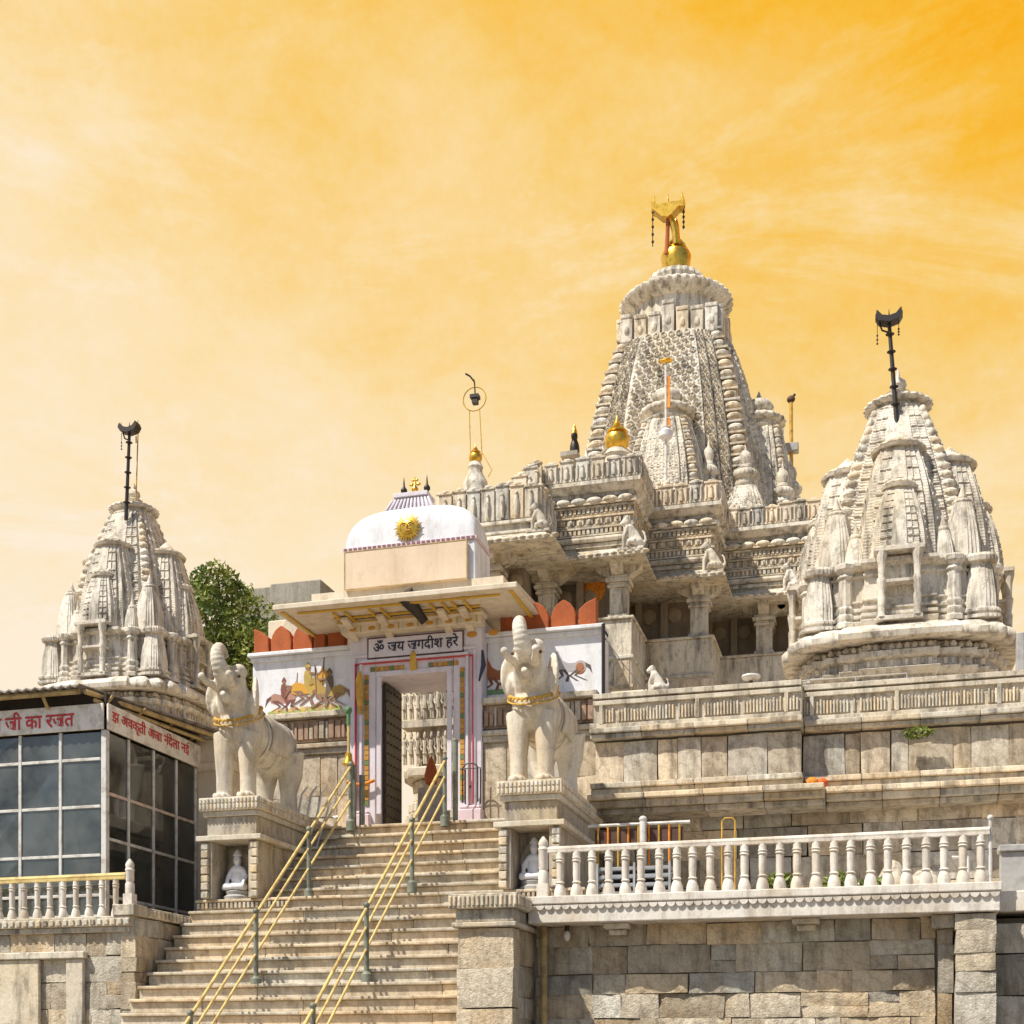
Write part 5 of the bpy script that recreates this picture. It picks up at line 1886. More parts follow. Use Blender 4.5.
# ------------------------------------------------------------------ corner shrines
def shrine(cx, cy, z0, k, kz, label):
    """k = scale; z0 = foot. Height ~7.4*k"""
    t_ = thing('corner_shrine', label, 'shrine', (cx, cy, z0), 'small spired shrines at the temple corners')
    rgb = ring([(.36, 1.0), (.54, .94), (.69, .88), (.80, .80)], [5, 4, 4, 4])
    H = lambda h: z0 + h * kz
    m_ = MB()
    rows = []
    for h, s in ((0, 2.02), (.10, 2.02), (.12, 1.96), (.30, 1.96), (.34, 2.06), (.46, 2.1), (.50, 1.98), (.78, 1.92), (.80, 1.88), (1.08, 1.86), (1.12, 1.96), (1.22, 2.04), (1.26, 1.9), (1.40, 1.88), (1.44, 2.0), (1.54, 2.02), (1.58, 1.86), (1.70, 1.86)):
        rows.append((H(h), s * k))
    loft(m_, cx, cy, rgb, rows)
    for s4 in range(4):                                        # small gable ornaments and colonnettes on the foot
        c_, s_ = (1, 0, -1, 0)[s4], (0, 1, 0, -1)[s4]
        for xo in np.linspace(-1.52, 1.52, 23):
            ax_ = abs(xo)
            f_ = 1.0 if ax_ < .36 * 1.9 else (.94 if ax_ < .54 * 1.9 else (.88 if ax_ < .69 * 1.9 else .80))
            lx, ly = xo * k, -1.885 * f_ * k
            gx, gy = cx + lx * c_ - ly * s_, cy + lx * s_ + ly * c_
            q_ = .035 * k
            m_.box(gx - q_, gx + q_, gy - q_, gy + q_, H(.82), H(1.06), tv(.85, 1.1))
            m_.box(gx - q_, gx + q_, gy - q_, gy + q_, H(1.27), H(1.39), tv(.85, 1.1))
            m_.lathe([(.055 * k, H(1.58)), (.07 * k, H(1.64)), (.02 * k, H(1.70))], gx, gy, 6)
        for xo in (-.5, 0, .5, -1.1, 1.1, -1.42, 1.42):
            ax_ = abs(xo)
            f_ = 1.0 if ax_ < .7 else (.93 if ax_ < 1.0 else (.88 if ax_ < 1.3 else .80))
            lx, ly = xo * k, -2.0 * f_ * k
            gx, gy = cx + lx * c_ - ly * s_, cy + lx * s_ + ly * c_
            m_.lathe([(.17 * k, H(.48)), (.12 * k, H(.56)), (.13 * k, H(.60)), (.05 * k, H(.72)), (.01, H(.86))], gx, gy, 4, smooth=False)
    m_.build('base', 'shrine_plaster', t_, bevel=.006)
    m_ = MB()
    rge = ring([(.50, 1.0), (.72, .93), (.85, .85)], [9, 5, 7])
    loft(m_, cx, cy, rge, [(H(1.72), 1.90 * k), (H(1.70), 2.14 * k), (H(1.73), 2.20 * k), (H(1.83), 2.22 * k), (H(1.92), 2.14 * k), (H(2.0), 2.0 * k), (H(2.04), 1.9 * k)],
         disp=lambda F, U, t, s: .03 * k * np.cos((U - .5) * 3.0), smooth=True)
    m_.build('eave', 'shrine_plaster', t_, angle=50)
    m_ = MB()                                                   # storey of niches
    st_rows = []
    for h, s in ((2.03, 1.90), (2.12, 1.95), (2.15, 1.95), (2.16, 1.86), (2.20, 1.86), (2.21, 1.93), (2.27, 1.93), (2.28, 1.84), (2.33, 1.84), (2.34, 1.90), (2.40, 1.90), (2.41, 1.82), (2.50, 1.82), (2.51, 1.87), (2.55, 1.87),
                 (2.56, 1.78), (2.98, 1.76), (2.99, 1.82), (3.03, 1.82), (3.04, 1.76), (3.10, 1.76), (3.12, 1.86), (3.18, 1.95), (3.25, 1.95), (3.28, 1.75), (3.36, 1.5)):
        st_rows.append((H(h), s * k))
    loft(m_, cx, cy, rgb, st_rows)
    for s4 in range(4):
        c_, s_ = (1, 0, -1, 0)[s4], (0, 1, 0, -1)[s4]

        def G(lx, ly):
            return cx + (lx * c_ - ly * s_) * k, cy + (lx * s_ + ly * c_) * k
        # projecting central balcony: two posts, ledge, roof
        for xo in (-.32, .32):
            gx, gy = G(xo, -2.06)
            m_.lathe([(.09 * k, H(2.12)), (.065 * k, H(2.2)), (.075 * k, H(2.5)), (.055 * k, H(2.55)), (.08 * k, H(2.72)), (.09 * k, H(2.80)), (.06 * k, H(2.86)), (.07 * k, H(3.1)), (.10 * k, H(3.22)), (.11 * k, H(3.30))], gx, gy, 10)
        ax, ay = G(-.28, -1.86)
        bx, by = G(.28, -1.7)
        m_.box(min(ax, bx), max(ax, bx), min(ay, by), max(ay, by), H(2.14), H(3.3), 1.05)
        for (h0, h1, yo, wd) in ((2.06, 2.14, -2.12, .42), (2.74, 2.80, -2.10, .38), (3.30, 3.38, -2.16, .46), (3.38, 3.44, -2.05, .36)):
            ax, ay = G(-wd, yo)
            bx, by = G(wd, -1.7)
            m_.box(min(ax, bx), max(ax, bx), min(ay, by), max(ay, by), H(h0), H(h1) - .002)
        for xo, oy in ((-.98, -1.70), (.98, -1.70), (-1.42, -1.52), (1.42, -1.52)):     # half-round pilasters
            gx, gy = G(xo, oy)
            m_.lathe([(.20 * k, H(2.05)), (.20 * k, H(2.14)), (.15 * k, H(2.17)), (.18 * k, H(2.22)), (.18 * k, H(2.28)), (.14 * k, H(2.31)), (.17 * k, H(2.38)), (.17 * k, H(2.42)), (.13 * k, H(2.46)), (.12 * k, H(2.95)),
                     (.16 * k, H(3.0)), (.12 * k, H(3.06)), (.20 * k, H(3.14)), (.21 * k, H(3.22)), (.1 * k, H(3.27))], gx, gy, 16, ribs=8, ramp=.06)
    m_.build('niche_storey', 'shrine_plaster', t_, bevel=.006)
    # spire
    prof = [(H(h), s * k) for h, s in ((3.30, 1.50), (3.9, 1.40), (4.5, 1.27), (5.1, 1.11), (5.7, .91), (6.2, .72), (6.62, .55))]
    rows = [(H(3.30 + 3.32 * j / 200), lerp_prof(prof, H(3.30 + 3.32 * j / 200))) for j in range(201)]
    rgs = ring([(.30, 1.0), (.48, .955), (.64, .91), (.83, .83)], [9, 7, 5, 5])
    m_ = MB()
    loft(m_, cx, cy, rgs, rows, disp=notches(.035, 13))
    sp = m_.build('spire', 'shrine_plaster', t_)
    for c4 in range(4):
        m_ = MB()
        beads(m_, cx, cy, prof, .78, 18, .12, (c4,), False)
        m_.build('corner_band', 'shrine_plaster', sp)
    m_ = MB()
    z = H(6.60)
    m_.lathe([(.58 * k, z), (.58 * k, z + .05 * k), (.50 * k, z + .06 * k), (.50 * k, z + .14 * k)], cx, cy, 28)
    amalaka(m_, cx, cy, z + .14 * k, .66 * k, .18 * k, 24)
    m_.lathe([(.2 * k, z + .45 * k), (.24 * k, z + .50 * k), (.12 * k, z + .56 * k), (.17 * k, z + .66 * k), (.15 * k, z + .74 * k), (.05 * k, z + .82 * k), (.03 * k, z + .95 * k), (.005, z + 1.0 * k)], cx, cy, 16)
    m_.build('amalaka', 'shrine_plaster', sp)
    # half spires leaning on each side, two nested
    rgh = ring([(.24, 1.0), (.42, .94), (.62, .88), (.80, .80)], [5, 5, 4, 4])
    for s4 in range(4):
        c_, s_ = (0, 1, 0, -1)[s4], (-1, 0, 1, 0)[s4]
        for (off, hf, h0, h1) in ((.98, .82, 3.32, 5.50), (1.42, .58, 3.32, 4.62)):
            hx, hy = cx + c_ * off * k, cy + s_ * off * k
            m_ = MB()
            pr = curve_prof(hf * k, hf * .5 * k, H(h0), H(h1), 120, 1.9)
            loft(m_, hx, hy, rgh, pr, disp=notches(.045, 9))
            rr = hf * .5 * k
            m_.lathe([(rr * 1.25, H(h1) - .01), (rr * 1.3, H(h1) + .04 * k), (rr, H(h1) + .05 * k)], hx, hy, 16)
            amalaka(m_, hx, hy, H(h1) + .05 * k, rr * 1.12, .12 * k, 16)
            m_.lathe([(rr * .7, H(h1) + .2 * k), (rr * .5, H(h1) + .27 * k), (rr * .12, H(h1) + .42 * k), (.004, H(h1) + .46 * k)], hx, hy, 12)
            m_.build('half_spire', 'shrine_plaster', sp)
        # corner and flank spirelets standing on the storey
        d1, d2 = ((-1, -1), (1, -1), (1, 1), (-1, 1))[s4]
        for (ox, oy, hf, h1) in ((1.16 * d1, 1.16 * d2, .36, 4.35), (1.42 * d1, .80 * d2, .22, 3.8), (.80 * d1, 1.42 * d2, .22, 3.8)):
            m_ = MB()
            hx, hy = cx + ox * k, cy + oy * k
            pr = curve_prof(hf * k, hf * .5 * k, H(3.25), H(h1), 14, 1.9)
            loft(m_, hx, hy, rgh, pr)
            rr = hf * .4 * k
            amalaka(m_, hx, hy, H(h1), rr * 1.3, .10 * k, 12)
            m_.lathe([(rr * .6, H(h1 + .14)), (rr * .12, H(h1 + .34)), (.004, H(h1 + .38))], hx, hy, 10)
            m_.build('spirelet', 'shrine_plaster', t_)
        # bell shaped kuta in the angles of the niche storey
        for (ox, oy) in ((1.47 * d1, 1.47 * d2),):
            m_ = MB()
            hx, hy = cx + ox * k, cy + oy * k
            loft(m_, hx, hy, ring([(.26, 1.0), (.48, .94), (.68, .88), (.82, .82)], [4, 4, 4, 4]), [(H(2.06), .38 * k), (H(2.12), .38 * k), (H(2.13), .32 * k), (H(2.17), .32 * k), (H(2.18), .36 * k), (H(2.23), .36 * k), (H(2.25), .31 * k), (H(2.5), .30 * k), (H(2.8), .26 * k), (H(3.1), .20 * k), (H(3.12), .29 * k), (H(3.2), .31 * k), (H(3.25), .29 * k), (H(3.28), .12 * k)])
            m_.build('corner_turret', 'shrine_plaster', t_, bevel=.01)
    return t_


SRX, SRY = at(898, 600, 27.0).x, 27.0
shrine(SRX, SRY, 7.42, .96, .985, 'sunlit white spired shrine standing on the plinth at right')
SLX, SLY = at(134, 600, 26.7).x, 26.7
shrine(SLX, SLY, 7.88, .815, .865, 'white spired shrine behind the glazed shop roof at left')


def crown_pole(x0, y0, z0, x1, y1, z1, label, mat='iron', s=1.0):
    t_ = thing('flag_pole', label, 'pole', (x0, y0, z0), 'crowned poles on the shrine spires')
    A_, B_ = Vector((x0, y0, z0)), Vector((x1, y1, z1))
    m_ = MB(); m_.tube([A_, B_], [.045 * s, .035 * s], 8); m_.build('pole', mat, t_)
    for k in range(5):
        q = A_.lerp(B_, .2 + .17 * k)
        m_ = MB(); m_.lathe([(.045 * s, q.z - .025 * s), (.085 * s, q.z), (.045 * s, q.z + .025 * s)], q.x, q.y, 10); m_.build('pole_ring', mat, t_)
    m_ = MB()                                                   # shallow boat-shaped tray with three prongs
    w = .25 * s
    m_.prism([(x1 - w, z1 + .10 * s), (x1 - w * .75, z1 + .0), (x1, z1 - .05 * s), (x1 + w * .75, z1 + .0), (x1 + w, z1 + .10 * s), (x1 + w * .85, z1 + .20 * s), (x1 + w * .5, z1 + .10 * s), (x1, z1 + .07 * s), (x1 - w * .5, z1 + .10 * s), (x1 - w * .85, z1 + .20 * s)], y1 - .12 * s, y1 + .12 * s, 'y')
    for xo, hh in ((-w * .9, .26), (0, .24), (w * .9, .26)):
        m_.tube([(x1 + xo, y1, z1 + .06 * s), (x1 + xo, y1, z1 + hh * s)], [.02 * s, .006 * s], 6)
    m_.tube([(x1 - w * .7, y1, z1), (x1 - w * .5, y1, z1 - .14 * s), (x1, y1, z1 - .2 * s)], .018 * s, 6)
    m_.build('tray', mat, t_, bevel=.01)
    for xo, L_ in ((-w * .85, .38), (w * .7, .26)):
        m_ = MB()
        m_.tube([(x1 + xo, y1, z1), (x1 + xo, y1, z1 - L_ * s)], .006, 5)
        for k in range(3):
            m_.ell((x1 + xo, y1, z1 - L_ * s * (.6 + .2 * k)), (.02 * s, .02 * s, .022 * s), n=6, m=5)
        m_.build('bell_chain', mat, t_)
    return t_


q0, q1 = at(897, 425, 26.35), at(889, 322, 26.35)
crown_pole(q0.x, 26.35, q0.z, q1.x, 26.35, q1.z, 'dark crowned pole leaning on the right shrine spire')
q0, q1 = at(126, 520, 26.1), at(129.5, 432, 26.1)
crown_pole(q0.x, 26.1, q0.z, q1.x, 26.1, q1.z, 'dark crowned pole on the left shrine spire', s=.92)
mb = MB(); q0, q1 = at(136, 500, 26.3), at(138, 432, 26.3)
mb.tube([(q0.x, 26.3, q0.z), (q1.x, 26.3, q1.z)], .014, 6)
tag(mb.build('thin_rod', 'ochre'), 'thin yellow rod beside the left spire pole', 'rod')

# ================================================================== MAIN TEMPLE
TX = -7.15
tm = thing('main_temple', 'great carved white marble temple hall with tall main spire', 'temple', (TX, 38, 5.46))


def rect_sides(x0, x1, y0, pitch, y1):
    """sample positions on front (facing -Y), right and left faces -> (x, y, nx, ny)"""
    out = []
    n_ = max(1, int((x1 - x0) / pitch))
    for k in range(n_):
        out.append((x0 + (x1 - x0) * (k + .5) / n_, y0, 0, -1))
    n_ = max(1, int((y1 - y0) / pitch))
    for k in range(n_):
        out.append((x1, y0 + (y1 - y0) * (k + .5) / n_, 1, 0))
        out.append((x0, y0 + (y1 - y0) * (k + .5) / n_, -1, 0))
    return out


def dent(mb, x, y, nx, ny, w, d, z0, z1, t):
    if nx == 0:
        mb.box(x - w, x + w, y - d, y + .02, z0, z1, t)
    elif nx > 0:
        mb.box(x - .02, x + d, y - w, y + w, z0, z1, t)
    else:
        mb.box(x - d, x + .02, y - w, y + w, z0, z1, t)


def superstructure(parent, x0, x1, y0, y1, z0, attic, name='entablature', ax0=None):
    """carved bands over an eave; total 2.6 m to the attic crest"""
    m_ = MB()

    def cr_(o, a, b_, t=1.0):
        m_.box(x0 - o, x1 + o, y0 - o, y1, z0 + a, z0 + b_ - .002, t)
    cr_(0, 0, 1.42, .9)
    cr_(.06, .10, .20)
    m_.tube([(x0 - .08, y1, z0 + .29), (x0 - .08, y0 - .08, z0 + .29), (x1 + .08, y0 - .08, z0 + .29), (x1 + .08, y1, z0 + .29)], .075, 8, tint=1.08)
    for a, b_, o in ((.40, .44, .05), (.58, .63, .07), (.66, .69, .03), (.86, .91, .07), (.95, .98, .03), (1.10, 1.15, .08), (1.17, 1.21, .13)):
        cr_(o, a, b_, tv(.92, 1.12))
    for x, y, nx, ny in rect_sides(x0, x1, y0, .115, y1):
        dent(m_, x, y, nx, ny, .034, .055, z0 + .45, z0 + .575, tv(.85, 1.15))
        dent(m_, x, y, nx, ny, .034, .055, z0 + .985, z0 + 1.095, tv(.85, 1.15))
    for x, y, nx, ny in rect_sides(x0, x1, y0, .24, y1):
        dent(m_, x, y, nx, ny, .085, .045, z0 + .70, z0 + .85, tv(.85, 1.12))
        q = Vector((x + nx * .05, y + ny * .05, z0 + .775))
        m_.ell(q, (.045, .045, .06), n=7, m=5, tint=tv(.8, 1.1))
    m_.build(name, 'marble', parent)
    m_ = MB()                                                   # row of rounded cushions
    for x, y, nx, ny in rect_sides(x0 - .06, x1 + .06, y0 - .06, .40, y1):
        m_.ell((x, y, z0 + 1.27), (.21 if nx == 0 else .13, .13 if nx == 0 else .21, .10), n=12, m=7, tint=tv(.95, 1.15))
    m_.build('cushion_cornice', 'spire_marble', parent)
    if attic:
        m_ = MB()
        a0 = x0 if ax0 is None else ax0
        o = .24
        m_.box(a0 - .03, x1 + .03, y0 - .03, y1, z0 + 1.38, z0 + 1.50, .8)
        m_.hexa([(a0 - .08, y0 - .08, z0 + 1.48), (x1 + .08, y0 - .08, z0 + 1.48), (x1 + .08, y1, z0 + 1.48), (a0 - .08, y1, z0 + 1.48),
                 (a0 - o, y0 - o, z0 + 1.62), (x1 + o, y0 - o, z0 + 1.62), (x1 + o, y1, z0 + 1.62), (a0 - o, y1, z0 + 1.62)])
        m_.box(a0 - o - .02, x1 + o + .02, y0 - o - .02, y1, z0 + 1.622, z0 + 1.72, 1.05)
        m_.box(a0 - o + .04, x1 + o - .04, y0 - o + .04, y1, z0 + 1.722, z0 + 2.16, .9)
        for x, y, nx, ny in rect_sides(a0 - o + .04, x1 + o - .04, y0 - o + .04, .37, y1):
            hh = 2.18 + rnd.uniform(0, .10)
            tt = tv(.88, 1.1)
            dent(m_, x, y, nx, ny, .165, .04, z0 + 1.73, z0 + hh, tt)
            dent(m_, x, y, nx, ny, .183, .07, z0 + hh, z0 + hh + .04, tt)
            dent(m_, x, y, nx, ny, .183, .06, z0 + 1.74, z0 + 1.79, tt)
            # little figure in relief between two colonnettes
            c = Vector((x + nx * .06, y + ny * .06, 0))
            m_.tube([(c.x, c.y, z0 + 1.80), (c.x, c.y, z0 + 1.95), (c.x, c.y, z0 + 2.06)], [.05, .065, .035], 7, tint=tt)
            m_.ell((c.x, c.y, z0 + 2.11), (.04, .04, .05), n=7, m=5, tint=tt)
            for sg in (-1, 1):
                m_.tube([(c.x + sg * .13 * (nx == 0), c.y + sg * .13 * (nx != 0), z0 + 1.78), (c.x + sg * .13 * (nx == 0), c.y + sg * .13 * (nx != 0), z0 + 2.15)], .022, 6, tint=tt)
            m_.ell((x - nx * .05, y - ny * .05, z0 + hh + .05), (.10 + .04 * (nx == 0), .14 - .04 * (nx == 0), .07), n=8, m=5, tint=tv(.85, 1.05))
        m_.build('attic', 'spire_marble', parent)


def bay(x0, x1, y0, y1, zeave, ex=(.55, .55), cols=(), attic=True, ax0=None, zpar=12.83, sup=True):
    b_ = MB()
    # raised dado, z 5.5 .. zpar, with moulded courses
    b_.box(x0, x1, y0, y1, 5.46, zpar - .07, 1.0)
    b_.box(x0 - .06, x1 + .06, y0 - .06, y1, zpar - .068, zpar, 1.0)
    for z in (7.6, 8.3, 9.2, 10.1, 11.0, 11.75):
        b_.box(x0 - .05, x1 + .05, y0 - .05, y1, z, z + .09, tv(.9, 1.1))
    x = x0 + .1
    while x < x1 - .2:
        w_ = rnd.uniform(.35, .6)
        b_.box(x, min(x + w_, x1 - .05), y0 - .03, y0 + .01, 11.0, 11.7, tv(.85, 1.1))
        x += w_ + .08
    part = b_.build('hall_bay', 'marble', tm, bevel=.015)
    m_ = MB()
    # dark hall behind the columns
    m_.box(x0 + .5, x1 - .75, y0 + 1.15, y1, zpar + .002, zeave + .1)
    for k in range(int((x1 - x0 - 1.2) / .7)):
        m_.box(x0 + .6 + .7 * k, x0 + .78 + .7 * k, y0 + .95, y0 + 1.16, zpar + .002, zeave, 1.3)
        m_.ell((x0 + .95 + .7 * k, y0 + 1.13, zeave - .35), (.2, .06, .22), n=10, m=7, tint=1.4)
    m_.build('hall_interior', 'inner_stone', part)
    for cx_ in cols:
        m_ = MB()
        yy = y0 + .28
        m_.box(cx_ - .27, cx_ + .27, yy - .24, yy + .24, zpar + .002, zpar + .10)
        m_.box(cx_ - .22, cx_ + .22, yy - .2, yy + .2, zpar + .10, zeave - .55)
        for (o, a, c) in ((.27, -.55, -.48), (.24, -.48, -.42), (.31, -.42, -.32), (.27, -.32, -.25)):
            m_.box(cx_ - o, cx_ + o, yy - o, yy + o, zeave + a, zeave + c - .002)
        m_.prism([(cx_ - .30, zeave - .25), (cx_ + .30, zeave - .25), (cx_ + .58, zeave - .09), (cx_ + .60, zeave + .02), (cx_ - .60, zeave + .02), (cx_ - .58, zeave - .09)], yy - .16, yy + .16, 'y')
        m_.prism([(yy - .58, zeave - .09), (yy - .30, zeave - .25), (yy + .30, zeave - .25), (yy + .58, zeave - .09), (yy + .6, zeave + .015), (yy - .6, zeave + .015)], cx_ - .15, cx_ + .15, 'x')
        m_.build('column', 'marble', part, bevel=.012)
    # sloping eave slab
    m_ = MB()
    xl, xr = x0 - ex[0], x1 + ex[1]
    m_.hexa([(xl, y0 - .62, zeave), (xr, y0 - .62, zeave), (xr, y1, zeave), (xl, y1, zeave),
             (xl, y0 - .62, zeave + .07), (xr, y0 - .62, zeave + .07), (x1 + .02, y1, zeave + .42), (x0 - .02, y1, zeave + .42)])
    m_.hexa([(xl + .1, y0 - .57, zeave + .06), (xr - .1, y0 - .57, zeave + .06), (xr - .1, y1, zeave + .06), (xl + .1, y1, zeave + .06),
             (x0 - .05, y0 - .04, zeave + .40), (x1 + .05, y0 - .04, zeave + .40), (x1 + .05, y1, zeave + .40), (x0 - .05, y1, zeave + .40)])
    x = xl
    while x < xr - .05:
        m_.ell((x + .1, y0 - .57, zeave + .075), (.11, .10, .045), n=8, m=5, tint=tv(.9, 1.1)); x += .2
    m_.build('eave', 'marble', part, bevel=.012)
    if sup:
        superstructure(part, x0, x1, y0, y1, zeave + .38, attic, ax0=ax0)
    return part


ZEV = 14.15
bA = bay(-10.6, -7.95, 32.0, 34.4, ZEV - .05, (.4, .45), (-9.3,), attic=False, zpar=12.2, sup=False)
bB = bay(-10.4, -6.05, 33.7, 37.0, ZEV, (.3, .42), (-6.42, -8.3), ax0=-8.5)
bC = bay(-10.6, -4.28, 35.8, 39.5, ZEV + .013, (.3, .42), (-4.65,), ax0=-9.0)
bD = bay(-11.0, -1.75, 37.8, 44.0, ZEV + .026, (.3, .5), (-2.15, -3.1), ax0=-9.2)
bE = bay(-11.0, 0.2, 40.5, 47.0, ZEV + .039, (.3, .5), (-.2,), ax0=-9.2)
# roof block of the front porch with panelled attic
m_ = MB()
pA = at(440, 480, 32.3).x
xa, xb = pA, at(540, 480, 32.3).x
m_.box(xa, xb, 32.2, 35, 14.4, 14.85, .9); m_.box(xa - .05, xb + .05, 32.12, 35, 14.85, 14.93); m_.box(xa, xb, 32.22, 35, 14.93, 15.72, .85)
m_.box(xa - .03, xb + .03, 32.16, 35, 14.62, 14.68)


def attic_run(m_, x0, x1, y0, y1, z0, h, pitch=.36):
    for x, y, nx, ny in rect_sides(x0, x1, y0, pitch, y1):
        hh = z0 + h + rnd.uniform(0, .12)
        w_ = pitch * .46
        tt = tv(.88, 1.1)
        dent(m_, x, y, nx, ny, w_, .05, z0, hh, tt); dent(m_, x, y, nx, ny, w_ * 1.1, .08, hh, hh + .05, tt)
        m_.tube([(x + nx * .07, y + ny * .07, z0 + .05), (x + nx * .07, y + ny * .07, z0 + h * .55), (x + nx * .07, y + ny * .07, z0 + h * .8)], [.05, .07, .035], 7)
        m_.ell((x + nx * .07, y + ny * .07, z0 + h * .86), (.045, .045, .055), n=7, m=5)
        m_.ell((x, y, hh + .06), (.11, .11, .07), n=8, m=5, tint=tt)


attic_run(m_, xa, xb, 32.2, 34.9, 14.96, .72)
for k in range(5):                                              # rising panelled steps towards the hall roof
    x0_ = at(497 + k * 10, 480, 33.4).x
    m_.box(x0_, -8.42, 33.0 + .06 * k, 36, 15.6, 15.85 + .19 * k, tv(.85, 1.05))
    attic_run(m_, x0_, min(x0_ + .36, -8.42), 33.0 + .06 * k, 33.4, 15.62, .28 + .19 * k, .34)
m_.build('porch_attic', 'spire_marble', bA, bevel=.01)
# pyramidal roof of the hall
def tier(m_, x0, x1, y0, y1, z, h):
    m_.box(x0, x1, y0, y1, z, z + h * .55, tv(.85, 1.05))
    m_.box(x0 - .05, x1 + .05, y0 - .05, y1, z + h * .55, z + h * .68, tv(.95, 1.12))
    for x, y, nx, ny in rect_sides(x0, x1, y0, .24, y1):
        dent(m_, x, y, nx, ny, .085, .03, z + h * .68, z + h * 1.05, tv(.85, 1.1))
        m_.ell((x, y, z + h * 1.05), (.08, .08, .075), n=7, m=5, tint=tv(.85, 1.1))


m_ = MB()
for k in range(11):
    t_ = k / 10
    hw = 3.2 * (1 - t_) + .75 * t_
    cxr = -6.35 - .1 * t_
    tier(m_, cxr - hw * .8, cxr + hw, 40.6 - hw * .8, 43, 16.45 + 2.1 * t_, .22)
m_.build('pyramid_roof', 'spire_marble', tm)
m_ = MB()
for k in range(9):
    t_ = k / 8
    tier(m_, -6.5, .05 - 3.4 * t_, 41.0 + .45 * k, 46.9, 16.4 + .24 * k, .25)
m_.build('stepped_roof', 'spire_marble', tm)

# main spire ------------------------------------------------------------
SYC, SXC = 49.0, TX
SXC = at(676, 300, SYC).x
zc_s = -SXC * ST + SYC * CT
zy = lambda y: EYE + (HY - y) * (zc_s - 1.5) / FPX
prof = [(zy(y), hw) for y, hw in ((560, 3.62), (500, 3.36), (460, 3.12), (418, 2.84), (380, 2.52), (352, 2.20), (338, 2.00))]
zz0, zz1 = prof[0][0], prof[-1][0]
NR = 260
rows = [(zz0 + (zz1 - zz0) * j / NR, lerp_prof(prof, zz0 + (zz1 - zz0) * j / NR)) for j in range(NR + 1)]
sm_ = np.array([s for z, s in rows])
for _ in range(14):
    sm_[1:-1] = (sm_[:-2] + 2 * sm_[1:-1] + sm_[2:]) / 4
rows = [(z, s) for (z, _), s in zip(rows, sm_)]
prof = rows[::10] + [rows[-1]]
rgm = ring([(.46, 1.0), (.585, .955), (.70, .905), (.84, .84)], [73, 21, 21, 11])
m_ = MB()
loft(m_, SXC, SYC, rgm, rows, disp=carve(.042, (7, 2, 2), 30), smooth=True)
spire = m_.build('spire', 'spire_marble', tm, angle=75)
m_ = MB(); m_.box(SXC - 3.9, SXC + 3.9, SYC - 3.9, SYC + 3.9, 5.46, zz0 + .1); m_.build('spire_base', 'spire_marble', tm)
for c4 in range(4):
    m_ = MB()
    beads(m_, SXC, SYC, prof, .79, 19, .118, (c4,))
    m_.build('corner_band', 'spire_marble', spire)
m_ = MB()                                                        # collar of carved blocks below the neck
s1 = rows[-1][1]
zb0, zb1 = zy(345), zy(313)
m_.box(SXC - 1.68, SXC + 1.68, SYC - 1.68, SYC + 1.68, zz1 - .02, zb1 - .05, .8)
for k in range(-3, 4):
    for s4 in range(4):
        c_, s_ = (1, 0, -1, 0)[s4], (0, 1, 0, -1)[s4]
        lx, ly = k * .50, -(1.74 if abs(k) < 2 else 1.66)
        gx, gy = SXC + lx * c_ - ly * s_, SYC + lx * s_ + ly * c_
        top = zb1 - .02 + (.30 if k == 0 else rnd.uniform(-.05, .05))
        tt = tv(.9, 1.12)
        m_.box(gx - .215, gx + .215, gy - .185, gy + .185, zb0 + .1, top, tt)
        m_.box(gx - .20, gx + .20, gy - .21, gy + .21, top - .14, top - .02, tt)
        m_.box(gx - .20, gx + .20, gy - .21, gy + .21, zb0 + .14, zb0 + .24, tt)
        m_.ell((gx + (-.0) , gy - .19, (zb0 + top) / 2), (.10, .06, .16), n=9, m=6, tint=tt)
m_.build('collar_blocks', 'spire_marble', spire, bevel=.02)
m_ = MB()
zD = EYE + (HY - 303) * zc_s / FPX
zk = EYE + (HY - 267) * (zc_s - .45) / FPX
m_.lathe([(1.62, zb1 - .2), (1.62, zD - .45)], SXC, SYC, 40)
rA = 2.02
zD -= .22
m_.lathe([(1.60, zD - .34), (1.72, zD - .28), (rA * .96, zD - .10), (rA, zD), (rA * 1.0, zD + .08), (rA * .95, zD + .17), (rA * .80, zD + .26), (1.2, zD + .34), (1.0, zD + .38)], SXC, SYC, 160, ribs=40, ramp=.022)
hB = zk - zD - .46
m_.lathe([(1.22, zD + .30), (1.16, zD + .46 + hB * .2), (.98, zD + .46 + hB * .28), (1.04, zD + .46 + hB * .5), (.98, zD + .46 + hB * .7), (.72, zD + .46 + hB * .88), (.5, zk + .02)], SXC, SYC, 96, ribs=24, ramp=.03)
m_.build('amalaka', 'spire_marble', spire)
m_ = MB()
xk = SXC
kr = .54
m_.lathe([(kr * .80, zk), (kr * .82, zk + .05), (kr * .95, zk + .35), (kr * 1.02, zk + .62), (kr * .92, zk + .75), (kr * .62, zk + .78), (kr * .80, zk + .86), (kr * .62, zk + .95), (kr * .66, zk + 1.02), (kr * .4, zk + 1.1),
          (kr * .46, zk + 1.16), (kr * .28, zk + 1.25), (kr * .22, zk + 1.7), (kr * .1, zk + 2.0)], xk, SYC, 28)
m_.build('golden_pot', 'gold', spire)
